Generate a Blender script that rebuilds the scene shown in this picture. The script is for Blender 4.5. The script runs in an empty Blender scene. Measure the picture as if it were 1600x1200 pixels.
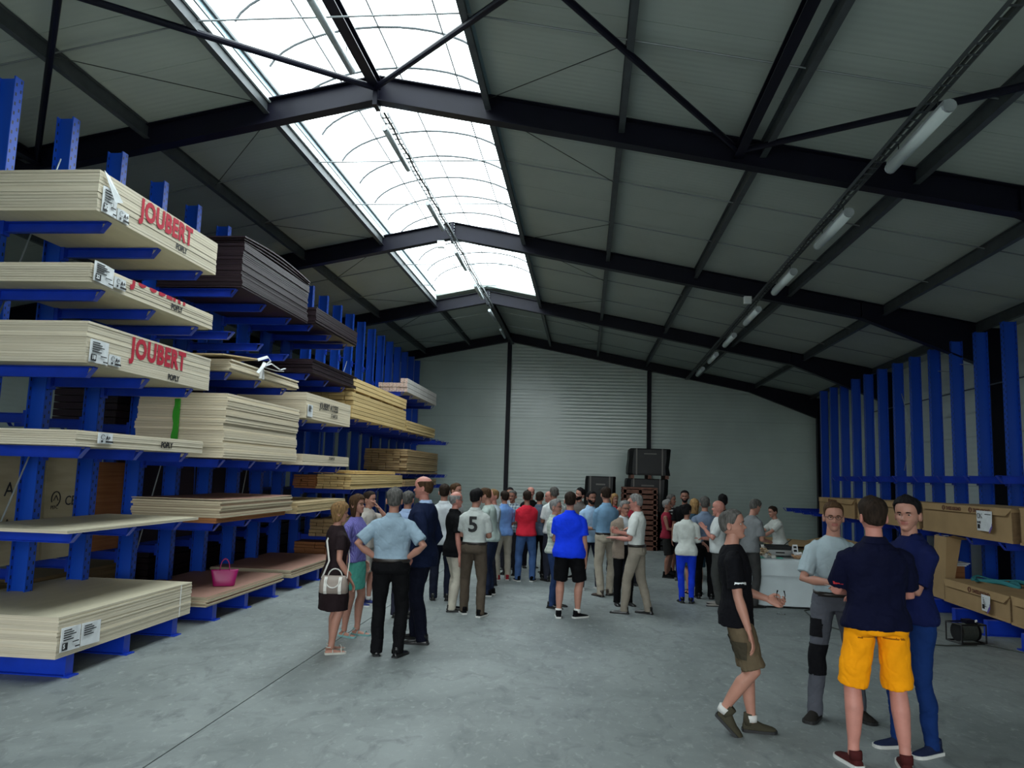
import bpy, bmesh, math, random
import numpy as np
from mathutils import Vector, Matrix
from mathutils.bvhtree import BVHTree
PI = math.pi
rnd = random.Random(7)
SC = bpy.context.scene
COL = SC.collection

# ------------------------------------------------------------------ camera
cam = bpy.data.objects.new('camera', bpy.data.cameras.new('camera'))
COL.objects.link(cam)
SC.camera = cam
cam.data.sensor_width = 36.0
cam.data.lens = 36.0 * 1186.58 / 1600.0
cam.data.clip_start = 0.05
cam.data.clip_end = 300
CAM_R = [[0.995019, -0.018826, 0.097896], [0.094934, -0.120749, -0.988133], [0.030424, 0.992504, -0.118361]]
m = Matrix(CAM_R).to_4x4()
m.translation = (0, 0, 1.95)
cam.matrix_world = m

# ------------------------------------------------------------------ light and exposure
world = bpy.data.worlds.new('overcast_sky'); SC.world = world
world.use_nodes = True
wn = world.node_tree.nodes; wl = world.node_tree.links
bg = wn['Background']
bg.inputs['Color'].default_value = (0.92, 0.985, 1.0, 1)
bg.inputs['Strength'].default_value = 6.8
SC.view_settings.view_transform = 'Standard'
SC.view_settings.look = 'None'
SC.view_settings.gamma = 1.0
SC.view_settings.use_curve_mapping = False
SC.view_settings.exposure = 0.0
SC.cycles.use_denoising = True
SC.cycles.max_bounces = 7
SC.cycles.diffuse_bounces = 4
SC.cycles.glossy_bounces = 2
SC.cycles.transmission_bounces = 4
SC.cycles.transparent_max_bounces = 8
SC.cycles.caustics_reflective = False
SC.cycles.caustics_refractive = False
SC.cycles.sample_clamp_indirect = 4.0

def portal(name, loc, rot, sx, sy):
    l = bpy.data.lights.new(name, 'AREA'); l.shape = 'RECTANGLE'; l.size = sx; l.size_y = sy
    l.cycles.is_portal = True
    o = bpy.data.objects.new(name, l); o.location = loc; o.rotation_euler = rot
    COL.objects.link(o)
portal('skylight_portal', (-2.77, 11.6, 6.98), (0, 0, 0), 2.85, 17.2)
portal('gate_portal', (-1.0, -2.9, 1.9), (PI/2, 0, 0), 9.0, 3.8)

# ------------------------------------------------------------------ materials
def sinput(b, k, v):
    if k in b.inputs: b.inputs[k].default_value = v
def mat(name, color, rough=0.6, metal=0.0, noise=None, bump=None, stretch=(1, 1, 1), spec=0.5, second=None):
    """noise=(scale, amount) tint variation; second=colour mixed by the noise; bump=(scale, strength, distance)"""
    m = bpy.data.materials.new(name); m.use_nodes = True
    nt = m.node_tree; b = nt.nodes['Principled BSDF']
    c = (*color, 1) if len(color) == 3 else color
    b.inputs['Base Color'].default_value = c
    b.inputs['Roughness'].default_value = rough
    b.inputs['Metallic'].default_value = metal
    sinput(b, 'Specular IOR Level', spec)
    if noise or bump:
        tc = nt.nodes.new('ShaderNodeTexCoord'); mp = nt.nodes.new('ShaderNodeMapping')
        mp.inputs['Scale'].default_value = stretch
        nt.links.new(tc.outputs['Object'], mp.inputs['Vector'])
    if noise:
        n = nt.nodes.new('ShaderNodeTexNoise'); n.inputs['Scale'].default_value = noise[0]
        n.inputs['Detail'].default_value = 6
        nt.links.new(mp.outputs[0], n.inputs['Vector'])
        mx = nt.nodes.new('ShaderNodeMix'); mx.data_type = 'RGBA'
        a = noise[1]
        c2 = second if second else tuple(min(1, x * (1 - a)) for x in c[:3])
        c1 = c[:3] if second else tuple(min(1, x * (1 + a)) for x in c[:3])
        mx.inputs['A'].default_value = (*c1, 1); mx.inputs['B'].default_value = (*c2, 1)
        rp = nt.nodes.new('ShaderNodeMapRange'); rp.inputs[1].default_value = .3; rp.inputs[2].default_value = .7
        nt.links.new(n.outputs['Fac'], rp.inputs[0]); nt.links.new(rp.outputs[0], mx.inputs['Factor'])
        nt.links.new(mx.outputs['Result'], b.inputs['Base Color'])
    if bump:
        n2 = nt.nodes.new('ShaderNodeTexNoise'); n2.inputs['Scale'].default_value = bump[0]
        n2.inputs['Detail'].default_value = 5
        nt.links.new(mp.outputs[0], n2.inputs['Vector'])
        bp = nt.nodes.new('ShaderNodeBump'); bp.inputs['Strength'].default_value = bump[1]
        bp.inputs['Distance'].default_value = bump[2] if len(bump) > 2 else 0.01
        nt.links.new(n2.outputs['Fac'], bp.inputs['Height']); nt.links.new(bp.outputs[0], b.inputs['Normal'])
    return m

def mat_rib(name, color, axis, pitch, depth, rough=.4, spec=.5):
    """profiled sheet: fine ribs as relief along one axis, slight tint noise"""
    m = mat(name, color, rough, 0, noise=(1.3, .05), spec=spec)
    nt = m.node_tree; b = nt.nodes['Principled BSDF']
    tc = nt.nodes.new('ShaderNodeTexCoord'); sp = nt.nodes.new('ShaderNodeSeparateXYZ')
    nt.links.new(tc.outputs['Object'], sp.inputs[0])
    mu = nt.nodes.new('ShaderNodeMath'); mu.operation = 'MULTIPLY'; mu.inputs[1].default_value = 2*PI/pitch
    si = nt.nodes.new('ShaderNodeMath'); si.operation = 'SINE'
    nt.links.new(sp.outputs[axis], mu.inputs[0]); nt.links.new(mu.outputs[0], si.inputs[0])
    bp = nt.nodes.new('ShaderNodeBump'); bp.inputs['Strength'].default_value = 1; bp.inputs['Distance'].default_value = depth
    nt.links.new(si.outputs[0], bp.inputs['Height']); nt.links.new(bp.outputs[0], b.inputs['Normal'])
    return m

def mat_ply(name, light, dark, lines=260, rough=.7, facecol=None):
    """plywood / board: fine veneer lines along Z on the edges, soft grain on the faces"""
    m = bpy.data.materials.new(name); m.use_nodes = True
    nt = m.node_tree; b = nt.nodes['Principled BSDF']; b.inputs['Roughness'].default_value = rough
    sinput(b, 'Specular IOR Level', .25)
    tc = nt.nodes.new('ShaderNodeTexCoord'); mp = nt.nodes.new('ShaderNodeMapping')
    mp.inputs['Scale'].default_value = (1.2, 1.2, lines)
    ge = nt.nodes.new('ShaderNodeNewGeometry')
    nt.links.new(ge.outputs['Position'], mp.inputs['Vector'])
    n = nt.nodes.new('ShaderNodeTexNoise'); n.inputs['Scale'].default_value = 1; n.inputs['Detail'].default_value = 3
    nt.links.new(mp.outputs[0], n.inputs['Vector'])
    mx = nt.nodes.new('ShaderNodeMix'); mx.data_type = 'RGBA'
    mx.inputs['A'].default_value = (*light, 1); mx.inputs['B'].default_value = (*dark, 1)
    rp = nt.nodes.new('ShaderNodeMapRange'); rp.inputs[1].default_value = .35; rp.inputs[2].default_value = .75
    nt.links.new(n.outputs['Fac'], rp.inputs[0]); nt.links.new(rp.outputs[0], mx.inputs['Factor'])
    # faces
    mp2 = nt.nodes.new('ShaderNodeMapping'); mp2.inputs['Scale'].default_value = (9, .8, 2)
    nt.links.new(ge.outputs['Position'], mp2.inputs['Vector'])
    n2 = nt.nodes.new('ShaderNodeTexNoise'); n2.inputs['Scale'].default_value = 1.5; n2.inputs['Detail'].default_value = 8
    nt.links.new(mp2.outputs[0], n2.inputs['Vector'])
    fc = facecol or light
    mx2 = nt.nodes.new('ShaderNodeMix'); mx2.data_type = 'RGBA'
    mx2.inputs['A'].default_value = (*fc, 1); mx2.inputs['B'].default_value = (*[x*.8 for x in fc], 1)
    nt.links.new(n2.outputs['Fac'], mx2.inputs['Factor'])
    sp = nt.nodes.new('ShaderNodeSeparateXYZ'); nt.links.new(ge.outputs['Normal'], sp.inputs[0])
    ab = nt.nodes.new('ShaderNodeMath'); ab.operation = 'ABSOLUTE'; nt.links.new(sp.outputs[2], ab.inputs[0])
    gt = nt.nodes.new('ShaderNodeMath'); gt.operation = 'GREATER_THAN'; gt.inputs[1].default_value = .6
    nt.links.new(ab.outputs[0], gt.inputs[0])
    mx3 = nt.nodes.new('ShaderNodeMix'); mx3.data_type = 'RGBA'
    nt.links.new(gt.outputs[0], mx3.inputs['Factor']); nt.links.new(mx.outputs['Result'], mx3.inputs['A']); nt.links.new(mx2.outputs['Result'], mx3.inputs['B'])
    oi = nt.nodes.new('ShaderNodeObjectInfo')
    hs = nt.nodes.new('ShaderNodeHueSaturation'); r2 = nt.nodes.new('ShaderNodeMapRange')
    r2.inputs[3].default_value = .88; r2.inputs[4].default_value = 1.1
    nt.links.new(oi.outputs['Random'], r2.inputs[0]); nt.links.new(r2.outputs[0], hs.inputs['Value'])
    nt.links.new(mx3.outputs['Result'], hs.inputs['Color']); nt.links.new(hs.outputs[0], b.inputs['Base Color'])
    return m

def mat_post(name, color, flange=True):
    """painted rack post with two staggered rows of punched slots, in local coordinates (Z up, Y across the flange)"""
    m = mat(name, color, .38)
    nt = m.node_tree; b = nt.nodes['Principled BSDF']
    tc = nt.nodes.new('ShaderNodeTexCoord'); sp = nt.nodes.new('ShaderNodeSeparateXYZ'); nt.links.new(tc.outputs['Object'], sp.inputs[0])
    ge = nt.nodes.new('ShaderNodeNewGeometry'); sn = nt.nodes.new('ShaderNodeSeparateXYZ'); nt.links.new(ge.outputs['Normal'], sn.inputs[0])
    def M(op, a, c=None, v=None):
        n = nt.nodes.new('ShaderNodeMath'); n.operation = op
        nt.links.new(a, n.inputs[0])
        if c is not None: nt.links.new(c, n.inputs[1])
        if v is not None: n.inputs[1].default_value = v
        return n.outputs[0]
    def row(yc, ph):
        z = M('FRACT', M('MULTIPLY', M('ADD', sp.outputs[2], v=ph), v=10.0))
        a = M('LESS_THAN', z, v=.36)
        y = M('LESS_THAN', M('ABSOLUTE', M('SUBTRACT', sp.outputs[1], v=yc)), v=.010)
        return M('MULTIPLY', a, y)
    h = M("ADD", row(-.030, 0), row(.030, .05))
    h = M('MULTIPLY', h, M('GREATER_THAN', M('ABSOLUTE', sn.outputs[0]), v=.8))
    mx = nt.nodes.new('ShaderNodeMix'); mx.data_type = 'RGBA'
    mx.inputs['A'].default_value = (*color, 1); mx.inputs['B'].default_value = (.004, .006, .02, 1)
    nt.links.new(h, mx.inputs['Factor']); nt.links.new(mx.outputs['Result'], b.inputs['Base Color'])
    return m

def mat_floor(name):
    m = bpy.data.materials.new(name); m.use_nodes = True
    nt = m.node_tree; b = nt.nodes['Principled BSDF']
    ge = nt.nodes.new('ShaderNodeNewGeometry')
    def noise(scale, detail, st=(1, 1, 1), dist=0):
        mp = nt.nodes.new('ShaderNodeMapping'); mp.inputs['Scale'].default_value = st
        nt.links.new(ge.outputs['Position'], mp.inputs['Vector'])
        n = nt.nodes.new('ShaderNodeTexNoise'); n.inputs['Scale'].default_value = scale; n.inputs['Detail'].default_value = detail
        n.inputs['Distortion'].default_value = dist; n.inputs['Roughness'].default_value = .62
        nt.links.new(mp.outputs[0], n.inputs['Vector']); return n.outputs['Fac']
    def mix(fac, a, c, lo=.35, hi=.65):
        r = nt.nodes.new('ShaderNodeMapRange'); r.inputs[1].default_value = lo; r.inputs[2].default_value = hi
        nt.links.new(fac, r.inputs[0])
        mx = nt.nodes.new('ShaderNodeMix'); mx.data_type = 'RGBA'; nt.links.new(r.outputs[0], mx.inputs['Factor'])
        for k, v in (('A', a), ('B', c)):
            if isinstance(v, tuple): mx.inputs[k].default_value = (*v, 1)
            else: nt.links.new(v, mx.inputs[k])
        return mx.outputs['Result']
    c = mix(noise(.55, 5, (1, 1, 1), .8), (.165, .187, .187), (.262, .29, .288))
    c = mix(noise(2.6, 8, (1.6, .9, 1), 1.4), c, (.135, .152, .155), .50, .74)
    c = mix(noise(16, 6, (1, .55, 1), .6), c, (.36, .385, .38), .56, .80)
    c = mix(noise(60, 3), c, (.15, .165, .165), .66, .80)
    nt.links.new(c, b.inputs['Base Color'])
    r = nt.nodes.new('ShaderNodeMapRange'); r.inputs[3].default_value = .42; r.inputs[4].default_value = .72
    nt.links.new(noise(1.7, 5, (1, 1, 1), .5), r.inputs[0]); nt.links.new(r.outputs[0], b.inputs['Roughness'])
    bp = nt.nodes.new('ShaderNodeBump'); bp.inputs['Strength'].default_value = .35; bp.inputs['Distance'].default_value = .006
    nt.links.new(noise(9, 8, (1, .6, 1), 1.2), bp.inputs['Height']); nt.links.new(bp.outputs[0], b.inputs['Normal'])
    return m

M = {}
M['floor'] = mat_floor('power_floated_concrete')
M['outside'] = mat('outdoor_gravel', (.35, .36, .34), .9, noise=(3, .2))
M['steel'] = mat('dark_painted_steel', (.005, .005, .013), .42, noise=(4, .15), spec=.2)
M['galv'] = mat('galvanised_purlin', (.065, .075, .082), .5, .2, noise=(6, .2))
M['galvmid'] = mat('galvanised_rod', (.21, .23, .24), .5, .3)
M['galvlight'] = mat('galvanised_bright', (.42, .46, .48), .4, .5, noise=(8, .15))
M['roof'] = mat_rib('roof_liner_sheet', (.41, .46, .425), 1, .1, .0006, .55)
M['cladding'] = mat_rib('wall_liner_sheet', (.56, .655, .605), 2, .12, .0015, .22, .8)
M['cladding_lit'] = mat_rib('wall_liner_sheet_lit', (.80, .90, .84), 2, .12, .0015, .4, .5)  # paler copy of the wall sheet; the right wall's stronger light is in the colour
M['curb'] = mat('skylight_flashing', (.28, .40, .45), .35, .3)
M['white'] = mat('white_paint', (.75, .78, .78), .4)
M['post'] = mat_post('rack_post_blue', (.006, .072, .52))
M['blue'] = mat('rack_arm_blue', (.006, .042, .46), .35, noise=(5, .12))
M['ply'] = mat_ply('poplar_plywood', (.74, .67, .54), (.50, .42, .30), facecol=(.64, .58, .43))
M['ply_pale'] = mat_ply('pale_plywood', (.74, .65, .50), (.56, .46, .32), 300, facecol=(.68, .59, .42))
M['ply_tan'] = mat_ply('tan_plywood', (.64, .49, .28), (.46, .33, .17), 240)
M['ply_pink'] = mat_ply('pink_faced_plywood', (.58, .50, .36), (.42, .34, .22), 260, facecol=(.40, .22, .17))
M['film'] = mat_ply('film_faced_plywood', (.036, .022, .028), (.014, .008, .011), 260, .42, facecol=(.035, .016, .014))
M['timber'] = mat_ply('yellow_timber', (.68, .50, .24), (.55, .37, .15), 60)
M['timber_brown'] = mat_ply('aged_timber', (.42, .29, .15), (.30, .19, .09), 60)
M['timber_red'] = mat_ply('reddish_timber', (.36, .15, .06), (.24, .09, .035), 70)
M['osb'] = mat_ply('sanded_board', (.48, .42, .28), (.36, .30, .19), 8, facecol=(.48, .42, .28))
M['osbgreen'] = mat_ply('green_tinged_board', (.33, .35, .22), (.24, .25, .15), 40)
M['card'] = mat('cardboard', (.40, .265, .135), .85, noise=(2.5, .10), spec=.2)
M['card_in'] = mat('cardboard_raw_edge', (.20, .125, .065), .9, noise=(20, .2), spec=.2)
M['label'] = mat('paper_label', (.78, .80, .82), .4, noise=(9, .07), bump=(14, .5, .01))
M['ink'] = mat('black_ink', (.012, .012, .014), .6)
M['red_ink'] = mat('red_stencil_ink', (.46, .006, .03), .7)
M['red_logo'] = mat('red_logo_ink', (.13, .04, .025), .6)
M['green_paint'] = mat('green_spray_paint', (.03, .30, .015), .5)
M['purple'] = mat('purple_label_edge', (.16, .10, .40), .5)
M['black'] = mat('black_plastic_wrap', (.004, .004, .005), .5, bump=(3, .3, .03))
M['strapgrey'] = mat('grey_strap', (.12, .11, .10), .5)
M['wire'] = mat('thin_dark_cable', (.03, .035, .03), .5)
M['crate'] = mat('dark_timber_crate', (.14, .055, .035), .7, noise=(9, .3))
M['cloth'] = mat('white_tablecloth', (.62, .69, .72), .8, noise=(5, .04), bump=(4, .3, .02))
M['lamp'] = mat('frosted_lamp_cover', (.72, .80, .80), .3)

# ------------------------------------------------------------------ object helpers
def tag(o, label=None, cat=None, group=None, kind=None):
    if label: o['label'] = label
    if cat: o['category'] = cat
    if group: o['group'] = group
    if kind: o['kind'] = kind
    return o
def empty(name, loc=(0, 0, 0), rz=0, parent=None, **k):
    o = bpy.data.objects.new(name, None); o.location = loc; o.rotation_euler = (0, 0, rz)
    o.empty_display_size = .2
    COL.objects.link(o)
    if parent: o.parent = parent
    return tag(o, **k)
def obj(name, me, parent=None, loc=None, **k):
    o = bpy.data.objects.new(name, me); COL.objects.link(o)
    if parent: o.parent = parent
    if loc: o.location = loc
    return tag(o, **k)
class MB:
    """collects boxes, beams, tubes, lofts; builds ONE mesh object"""
    def __init__(s): s.v = []; s.f = []; s.mi = []; s.cur = 0
    def add(s, vs, fs):
        o = len(s.v); s.v += [tuple(p) for p in vs]
        for f in fs: s.f.append([i + o for i in f]); s.mi.append(s.cur)
        return s
    def box(s, x0, x1, y0, y1, z0, z1):
        return s.add([(x0,y0,z0),(x1,y0,z0),(x1,y1,z0),(x0,y1,z0),(x0,y0,z1),(x1,y0,z1),(x1,y1,z1),(x0,y1,z1)],
                     [(0,3,2,1),(4,5,6,7),(0,1,5,4),(1,2,6,5),(2,3,7,6),(3,0,4,7)])
    def beam(s, p, q, w, h, up=(0, 0, 1)):
        p = Vector(p); q = Vector(q); d = (q-p).normalized(); u = Vector(up)
        r = d.cross(u)
        if r.length < 1e-4: r = d.cross(Vector((1, 0, 0)))
        r.normalize(); u = r.cross(d).normalized()
        vs = [e + r*(a*w/2) + u*(b*h/2) for e in (p, q) for a, b in ((-1,-1),(1,-1),(1,1),(-1,1))]
        return s.add(vs, [(0,3,2,1),(4,5,6,7),(0,1,5,4),(1,2,6,5),(2,3,7,6),(3,0,4,7)][:6])
    def ibeam(s, p, q, w, h, tf=.014, tw=.01, up=(0, 0, 1)):
        p = Vector(p); q = Vector(q); d = (q-p).normalized(); r = d.cross(Vector(up)).normalized(); u = r.cross(d).normalized()
        s.beam(p, q, tw, h - 2*tf, up)
        s.beam(p + u*(h/2-tf/2), q + u*(h/2-tf/2), w, tf, up); s.beam(p - u*(h/2-tf/2), q - u*(h/2-tf/2), w, tf, up)
        return s
    def prism(s, poly, axis, a, b):
        """poly = list of 2D points; extruded along axis from a to b"""
        def P(u, v, t): return {0: (t, u, v), 1: (u, t, v), 2: (u, v, t)}[axis]
        n = len(poly)
        vs = [P(u, v, a) for u, v in poly] + [P(u, v, b) for u, v in poly]
        fs = [tuple(range(n))[::-1], tuple(range(n, 2*n))] + [(i, (i+1) % n, (i+1) % n + n, i + n) for i in range(n)]
        return s.add(vs, fs)
    def tube(s, pts, rad, n=8, caps=True, flat=1.0):
        pts = [Vector(p) for p in pts]
        if not hasattr(rad, '__len__'): rad = [rad]*len(pts)
        rings = []; prev = None; vs = []
        for i, p in enumerate(pts):
            d = (pts[min(i+1, len(pts)-1)] - pts[max(i-1, 0)])
            d = d.normalized() if d.length > 1e-9 else Vector((0, 0, 1))
            if prev is None:
                a = Vector((0, 0, 1)) if abs(d.z) < .9 else Vector((0, 1, 0))
                r = d.cross(a).normalized()
            else:
                r = (prev - d*prev.dot(d)).normalized()
            prev = r; u = d.cross(r)
            for k in range(n):
                t = 2*PI*k/n
                vs.append(p + r*(math.cos(t)*rad[i]) + u*(math.sin(t)*rad[i]*flat))
        fs = []
        for i in range(len(pts)-1):
            for k in range(n):
                a = i*n+k; b = i*n+(k+1) % n
                fs.append((a, b, b+n, a+n))
        if caps: fs += [tuple(range(n))[::-1], tuple(range((len(pts)-1)*n, len(pts)*n))]
        return s.add(vs, fs)
    def rings(s, rs, caps=True):
        """rs: list of rings (equal length point lists)"""
        n = len(rs[0]); vs = [p for r in rs for p in r]; fs = []
        for i in range(len(rs)-1):
            for k in range(n):
                a = i*n+k; b = i*n+(k+1) % n
                fs.append((a, b, b+n, a+n))
        if caps: fs += [tuple(range(n))[::-1], tuple(range((len(rs)-1)*n, len(rs)*n))]
        return s.add(vs, fs)
    def lathe(s, prof, cx=0, cy=0, n=16):
        return s.rings([[(cx + r*math.cos(2*PI*k/n), cy + r*math.sin(2*PI*k/n), z) for k in range(n)] for r, z in prof])
    def mesh(s, name, mats, smooth=False):
        me = bpy.data.meshes.new(name); me.from_pydata([tuple(v) for v in s.v], [], s.f)
        mats = mats if isinstance(mats, (list, tuple)) else [mats]
        for m_ in mats: me.materials.append(m_ if not isinstance(m_, str) else M[m_])
        if len(mats) > 1: me.polygons.foreach_set('material_index', s.mi)
        if smooth: me.polygons.foreach_set('use_smooth', [True]*len(me.polygons))
        me.update(); return me
    def build(s, name, mats, parent=None, smooth=False, loc=None, **k):
        return obj(name, s.mesh(name, mats, smooth), parent, loc, **k)
def copy_tree(o, parent=None):
    c = o.copy(); COL.objects.link(c); c.parent = parent
    for ch in list(o.children): copy_tree(ch, c)
    return c
def text(s, size, mname, parent, loc, rot, name='lettering', sx=1.0, bold=0.0, align='LEFT', ext=.0012, clip_top=None, label=None, space=1.0):
    cu = bpy.data.curves.new('lettering', 'FONT'); cu.body = s; cu.size = size; cu.extrude = ext; cu.offset = bold
    cu.align_x = align; cu.space_character = space; cu.resolution_u = 3; cu.materials.append(M[mname])
    t = bpy.data.objects.new('tmp_text', cu); COL.objects.link(t)
    dg = bpy.context.evaluated_depsgraph_get(); me = bpy.data.meshes.new_from_object(t.evaluated_get(dg))
    bpy.data.objects.remove(t); me.transform(Matrix.Diagonal((sx, 1, 1, 1)))
    if clip_top is not None:
        bm = bmesh.new(); bm.from_mesh(me)
        bmesh.ops.bisect_plane(bm, geom=bm.verts[:]+bm.edges[:]+bm.faces[:], plane_co=(0, clip_top, 0), plane_no=(0, 1, 0), clear_outer=True)
        bm.to_mesh(me); bm.free()
    if not me.materials: me.materials.append(M[mname])
    o = obj(name, me, parent, loc); o.rotation_euler = rot
    if label: o['label'] = label
    return o
RX = (PI/2, 0, PI/2)      # text reading along +Y, facing +X (left rack)
RXN = (PI/2, 0, -PI/2)    # text reading along -Y, facing -X (right rack)
RY = (PI/2, 0, 0)         # facing -Y
# ------------------------------------------------------------------ building shell
RX0 = -2.77                       # ridge line
FR = [3.4, 9.1, 14.8, 20.55, 26.85]
def roofz(x): return 7.02 - .198*abs(x - RX0)
def XR(y): return 7.42 + .035*(y - 14.8)      # inner face of right columns (building flares slightly)
XL = -13.0
YB = 27.1; YF = -3.0

f = MB()
for x0, x1 in ((-13.6, -2.806), (-2.794, 9.2)): f.box(x0, x1, YF-.1, YB+.3, -.12, 0)
f.box(-13.6, 9.2, YF-.1, YB+.3, -.14, -.012)
f.build('floor', 'floor', kind='structure')
MB().box(-60, 60, -60, YF-.1, -.3, -.02).build('ground', 'outside', kind='structure')

def clip_roof(poly):
    """keep the part of a vertical polygon (x, z) under the roof"""
    for sgn in (1, -1):
        out = []
        fz = lambda p: (7.02 - .198*sgn*(p[0]-RX0)) - p[1]
        for i in range(len(poly)):
            a = poly[i]; b = poly[(i+1) % len(poly)]; fa = fz(a); fb = fz(b)
            if fa >= 0: out.append(a)
            if (fa < 0) != (fb < 0):
                t = fa/(fa-fb); out.append((a[0]+t*(b[0]-a[0]), a[1]+t*(b[1]-a[1])))
        poly = out
        if len(poly) < 3: return None
    return poly
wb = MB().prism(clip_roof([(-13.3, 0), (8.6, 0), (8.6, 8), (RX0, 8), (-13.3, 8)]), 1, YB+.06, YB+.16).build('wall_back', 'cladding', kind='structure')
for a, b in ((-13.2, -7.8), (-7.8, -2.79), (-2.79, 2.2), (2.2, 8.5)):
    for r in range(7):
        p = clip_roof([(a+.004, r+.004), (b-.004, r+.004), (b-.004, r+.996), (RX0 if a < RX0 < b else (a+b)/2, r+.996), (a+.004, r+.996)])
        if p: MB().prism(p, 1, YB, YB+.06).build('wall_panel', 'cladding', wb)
# right wall follows the flare
wr = MB()
xa, xb = XR(YF)+.42, XR(YB)+.42
wr.add([(xa, YF, 0), (xb, YB, 0), (xb, YB, 5.3), (xa, YF, 5.3), (xa+.1, YF, 0), (xb+.1, YB, 0), (xb+.1, YB, 5.3), (xa+.1, YF, 5.3)],
       [(0,3,2,1),(4,5,6,7),(0,1,5,4),(1,2,6,5),(2,3,7,6),(3,0,4,7)])
wr = wr.build('wall_right', 'cladding', kind='structure')
for i in range(5):
    y0 = [YF]+FR; a, b = y0[i]+.01, y0[i+1]-.01
    for r in range(5):
        z0, z1 = r+.004, min(r+.996, roofz(XR(a)+.4)-.02)
        if z1 <= z0: continue
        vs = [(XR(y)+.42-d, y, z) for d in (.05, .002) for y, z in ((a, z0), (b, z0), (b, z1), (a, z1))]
        MB().add(vs, [(0,3,2,1),(4,5,6,7),(0,1,5,4),(1,2,6,5),(2,3,7,6),(3,0,4,7)]).build('wall_panel', 'cladding_lit', wr)
MB().box(XL-.3, XL-.2, YF, YB+.1, 0, 5.1).build('wall_left', 'cladding', kind='structure')
wf = MB()
p1 = clip_roof([(-13.2, 0), (-5.5, 0), (-5.5, 8), (-13.2, 8)]); p2 = clip_roof([(3.5, 0), (7.2, 0), (7.2, 8), (3.5, 8)])
p3 = clip_roof([(-5.5, 3.8), (3.5, 3.8), (3.5, 8), (RX0, 8), (-5.5, 8)])
for p in (p1, p2, p3): wf.prism(p, 1, YF-.1, YF)
wf.build('wall_front', 'cladding', kind='structure')

# roof: backing sheet + metre-wide panels; the ridge skylight stays open
SKY0, SKY1, SKX = 3.0, 20.3, 1.45
def slope_slab(mb, sgn, d0, d1, y0, y1, off, th):
    vs = []
    for y in (y0, y1):
        for d in (d0, d1):
            z = 7.02 - .198*d + off; x = RX0 + sgn*d
            vs += [(x, y, z), (x, y, z+th)]
    return mb.add(vs, [(0,1,3,2),(4,6,7,5),(0,2,6,4),(1,5,7,3),(0,4,5,1),(2,3,7,6)])
ce = MB()
for s_, dm in ((1, 11.7), (-1, 10.6)):
    slope_slab(ce, s_, SKX, dm, YF-.1, YB+.2, .065, .05)
    slope_slab(ce, s_, 0, SKX, YF-.1, SKY0, .065, .05); slope_slab(ce, s_, 0, SKX, SKY1, YB+.2, .065, .05)
ce = ce.build('ceiling', 'roof', kind='structure')
for s_, dm in ((1, 11.4), (-1, 10.4)):
    y = SKY1 - 23.0 + .7
    while y < YB:
        d0 = 0.0 if (y >= SKY1-.05 or y < SKY0-.5) else SKX
        slope_slab(MB(), s_, d0, dm if s_ < 0 else XR(max(y, 0))+.42-RX0, y+.004, min(y+.996, YB), 0, .06).build('roof_panel', 'roof', ce)
        y += 1.0

# portal frames
def frame(y, idx):
    e = empty('portal_frame', (0, y, 0), kind='structure')
    haunch = lambda d, D: .33 + max(0, (d - (D-2.25))/2.25)*.46
    for s_, name in ((1, 'rafter'), (-1, 'rafter')):
        D = (XR(y) - RX0 + .02) if s_ > 0 else (RX0 - XL)
        dep = .33 if idx < 4 else .30
        mb = MB()
        pts = [0, D-2.25, D]
        top = [(RX0+s_*d, roofz(RX0+s_*d)-.012) for d in pts]
        bot = [(RX0+s_*d, roofz(RX0+s_*d)-.012-haunch(d, D)*dep/.33*1.02) for d in pts]
        mb.prism(top + bot[::-1], 1, -.006, .006)
        for ln, sg in ((top, -1), (bot, 1)):
            for a, b in zip(ln[:-1], ln[1:]):
                mb.beam((a[0], 0, a[1]+sg*.007), (b[0], 0, b[1]+sg*.007), .17, .014)
        # stiffener plates
        for d in (D-2.25, D-.02): mb.beam((RX0+s_*d, 0, roofz(RX0+s_*d)-.04), (RX0+s_*d, 0, roofz(RX0+s_*d)-.3), .15, .012, (1, 0, 0))
        mb.build('rafter', 'steel', e)
        mb = MB(); x0 = RX0 + s_*D; zt = roofz(x0)
        mb.box(x0-.007, x0+.007, -.09, .09, 0, zt-.5); mb.box(x0+s_*.34-.007, x0+s_*.34+.007, -.09, .09, 0, zt-.06)
        a, b = sorted((x0, x0+s_*.34)); mb.box(a, b, -.006, .006, 0, zt-.05)
        mb.box(min(a, b)-.06, max(a, b)+.06, -.14, .14, .0, .02)
        mb.build('column', 'steel', e)
    # apex end plates with bolts
    mb = MB(); mb.box(RX0-.03, RX0+.03, -.10, .10, 6.60, 7.0)
    mb.build('apex_plate', 'steel', e)
    if idx in (2, 3):
        mb = MB()
        for sx in (-.034, .034):
            for k in range(6):
                for sy in (-.06, .06): mb.box(RX0+sx-.006, RX0+sx+.006, sy-.012, sy+.012, 6.66+k*.06-.012, 6.66+k*.06+.012)
        mb.build('bolts', 'galvlight', e, kind='stuff')
    return e
for i, y in enumerate(FR): frame(y, i)
for x in (-7.8, -2.79, 2.2):
    c = MB(); c.ibeam((x, YB-.14, 0), (x, YB-.14, roofz(x)-.3), .14, .16, up=(0, 1, 0)); c.box(x-.1, x+.1, YB-.24, YB-.04, 0, .02)
    c.build('gable_post', 'steel', kind='structure')

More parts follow.
